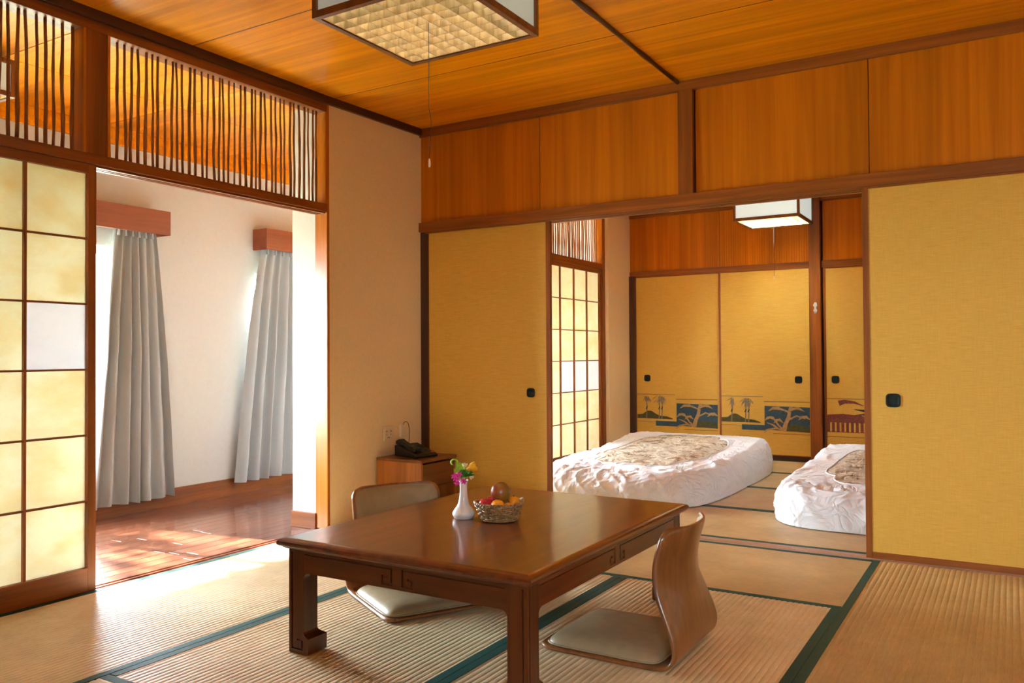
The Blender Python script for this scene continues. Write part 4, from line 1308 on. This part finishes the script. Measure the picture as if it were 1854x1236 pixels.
# ================================================================== FUTONS
def futon(label, x0, x1, y0, y1, seed, H=0.235, hump=0.06, group='white futons on the bedroom tatami'):
    t = thing('futon_bed', label, 'futon', ((x0 + x1) / 2, (y0 + y1) / 2, 0.0), group=group)
    hw, hl = (x1 - x0) / 2, (y1 - y0) / 2
    def base(a, b):
        s = max(abs(a), abs(b))
        nn = (abs(a) ** 5 + abs(b) ** 5) ** 0.2 or 1
        k = 1.0 / nn if s > 0 else 0.0
        if s < 0.68:
            rho, z = s / 0.68 * 0.86, 1.0 - 0.05 * (s / 0.68) ** 4
        else:
            th = (s - 0.68) / 0.32 * PI / 2
            rho, z = 0.86 + 0.14 * math.sin(th) ** 0.85, 0.95 * math.cos(th) ** 0.75 if th < PI / 2 - 1e-4 else 0.0
        x, y = a * k * rho * hw, b * k * rho * hl
        f = y / hl
        z *= H * (1.0 + hump / H * math.exp(-((f - 0.60) / 0.32) ** 2) - 0.16 * max(0, -f) ** 2)
        # soft random outline
        w = 1 + 0.015 * noise.noise(Vector((math.atan2(b, a) * 2.2, seed, 3))) * rho
        return Vector((x * w, y * w, z + 0.004)), s
    def surf(a, b):
        p0, s = base(a, b)
        e = 0.01
        pa, pb = base(a + e, b)[0] - base(a - e, b)[0], base(a, b + e)[0] - base(a, b - e)[0]
        nrm = pa.cross(pb)
        nrm = nrm.normalized() if nrm.length > 1e-9 else Vector((0, 0, 1))
        if nrm.z < -0.2: nrm = -nrm
        edge = max(0.0, min(1.0, (s - 0.45) / 0.3))
        q = p0 * 4.0 + Vector((seed, 0, 0))
        wv = Vector((noise.noise(q * 0.6), noise.noise(q * 0.6 + Vector((9, 0, 0))), 0)) * 1.6
        ridge = lambda v: (1 - min(1, abs(noise.noise(v)) * 3.2)) ** 2
        # long pulled folds running down and across the sides
        f1 = ridge(Vector((p0.x * 7 + p0.z * 5, p0.y * 7 - p0.z * 4, seed)) + wv)
        f2 = ridge(Vector((p0.x * 13 - p0.z * 9, p0.y * 13 + p0.z * 7, seed + 5)) + wv * 1.3)
        f3 = ridge(Vector((p0.x * 3.0, p0.y * 3.0, seed + 11)) + wv)
        d = 0.006 * f3 + edge * (0.011 * f1 + 0.007 * f2) + 0.010 * noise.noise(q * 0.8)
        fade = min(1.0, (1 - s) / 0.06)
        return p0 + nrm * d * (0.25 + 0.75 * fade)
    def f(u, v):
        return surf((u - 0.5) * 2, (v - 0.5) * 2)
    MB().grid(f, 150, 220).build('duvet', M_cotton, t, smooth=True)
    def g(u, v):
        a, b = (u - 0.5) * 2, (v - 0.5) * 2
        m_ = max(abs(a), abs(b))
        nn = (abs(a) ** 4 + abs(b) ** 4) ** 0.25 or 1
        k = m_ / nn if m_ else 1
        q = surf(a * k * 0.50, -0.05 + b * k * 0.50)
        cre = 0.007 * noise.noise(Vector((q.x * 10 + q.y * 4, q.y * 5, seed + 9)))
        q.z += 0.010 * (1 - m_ ** 10) + cre * (1 - m_ ** 4) - (0.004 if m_ > 0.999 else 0)
        return q
    MB().grid(g, 60, 80).build('patterned_cover', M_blanket, t, smooth=True)['label'] = 'brown and beige patterned blanket panel'
    ed = [g(0.5 + 0.5 * max(-1, min(1, 2.2 * math.cos(2 * PI * k / 120))), 0.5 + 0.5 * max(-1, min(1, 2.2 * math.sin(2 * PI * k / 120)))) for k in range(120)]
    MB().tube([p_ + Vector((0, 0, 0.004)) for p_ in ed], 0.006, 6, True).build('hem', M_cotton, t, smooth=True)
    return t
futon('white futon with brown patterned panel lying beside the bedroom paper screen', -2.98, -1.70, 5.04, 7.36, 2.0)
futon('white futon partly hidden behind the large right sliding door', -1.275, 0.02, 4.86, 7.10, 31.0)

# small white fittings on the bedroom post
hk = thing('white_hook', 'small white bow-shaped hook on the bedroom post', 'hook', (-1.514, YB - 0.05, 1.405))
MB().tube([(0.004, -0.006, 0.045), (-0.010, -0.008, 0.025), (0.004, -0.010, 0.0), (-0.008, -0.008, -0.025), (0.006, -0.006, -0.045)], 0.006, 8).build('loop', M_winframe, hk, smooth=True)
MB().tube([(0.010, -0.006, 0.045), (0.016, -0.008, 0.020), (0.002, -0.010, 0.0), (0.016, -0.008, -0.022), (0.010, -0.006, -0.045)], 0.005, 8).build('loop', M_winframe, hk, smooth=True)
MB().box(-0.006, 0.012, -0.004, 0.002, -0.05, 0.05).build('back_plate', M_winframe, hk)

# ================================================================== GARDEN TREE that dapples the sunlight
def tree(label, x, y, h, r, nleaf, seed):
    rnd = random.Random(seed)
    t = thing('garden_tree', label, 'tree', (x, y, -0.45))
    pts = [(0, 0, 0), (0.05, 0.03, h * 0.3), (-0.04, 0.06, h * 0.6), (0.02, 0.0, h * 0.95)]
    MB().tube(pts, [0.10, 0.085, 0.06, 0.02], 10).build('trunk', M_bark, t, smooth=True)
    for k in range(9):
        a = rnd.uniform(0, 2 * PI)
        z = h * rnd.uniform(0.45, 0.8)
        MB().tube([(0, 0, z), (0.5 * r * math.cos(a), 0.5 * r * math.sin(a), z + 0.35), (0.9 * r * math.cos(a), 0.9 * r * math.sin(a), z + 0.55)], [0.04, 0.025, 0.008], 6).build('bough', M_bark, t, smooth=True)
    mb = MB()
    clus = []
    for k in range(46):
        d = Vector((rnd.gauss(0, 1), rnd.gauss(0, 1), rnd.gauss(0, 1))).normalized() * r * rnd.uniform(0.25, 1) ** 0.5
        clus.append(Vector((d.x, d.y, h * 0.78 + d.z * 0.8)))
    for k in range(nleaf):
        c = rnd.choice(clus) + Vector((rnd.gauss(0, 0.2), rnd.gauss(0, 0.2), rnd.gauss(0, 0.16)))
        n_ = Vector((rnd.gauss(0, 1), rnd.gauss(0, 1), rnd.gauss(0, 1))).normalized()
        e = n_.cross(Vector((rnd.gauss(0, 1), rnd.gauss(0, 1), rnd.gauss(0, 1)))).normalized()
        g = n_.cross(e)
        L = rnd.uniform(0.07, 0.13)
        mb.add([c - e * L, c - g * L * 0.4, c + e * L, c + g * L * 0.4], [(0, 1, 2, 3)])
    tag(mb.build('foliage', M_treeleaf, t), kind='stuff')
    return t
tree('leafy garden tree outside the sunroom window', -8.6, 2.3, 5.4, 1.7, 1100, 5)
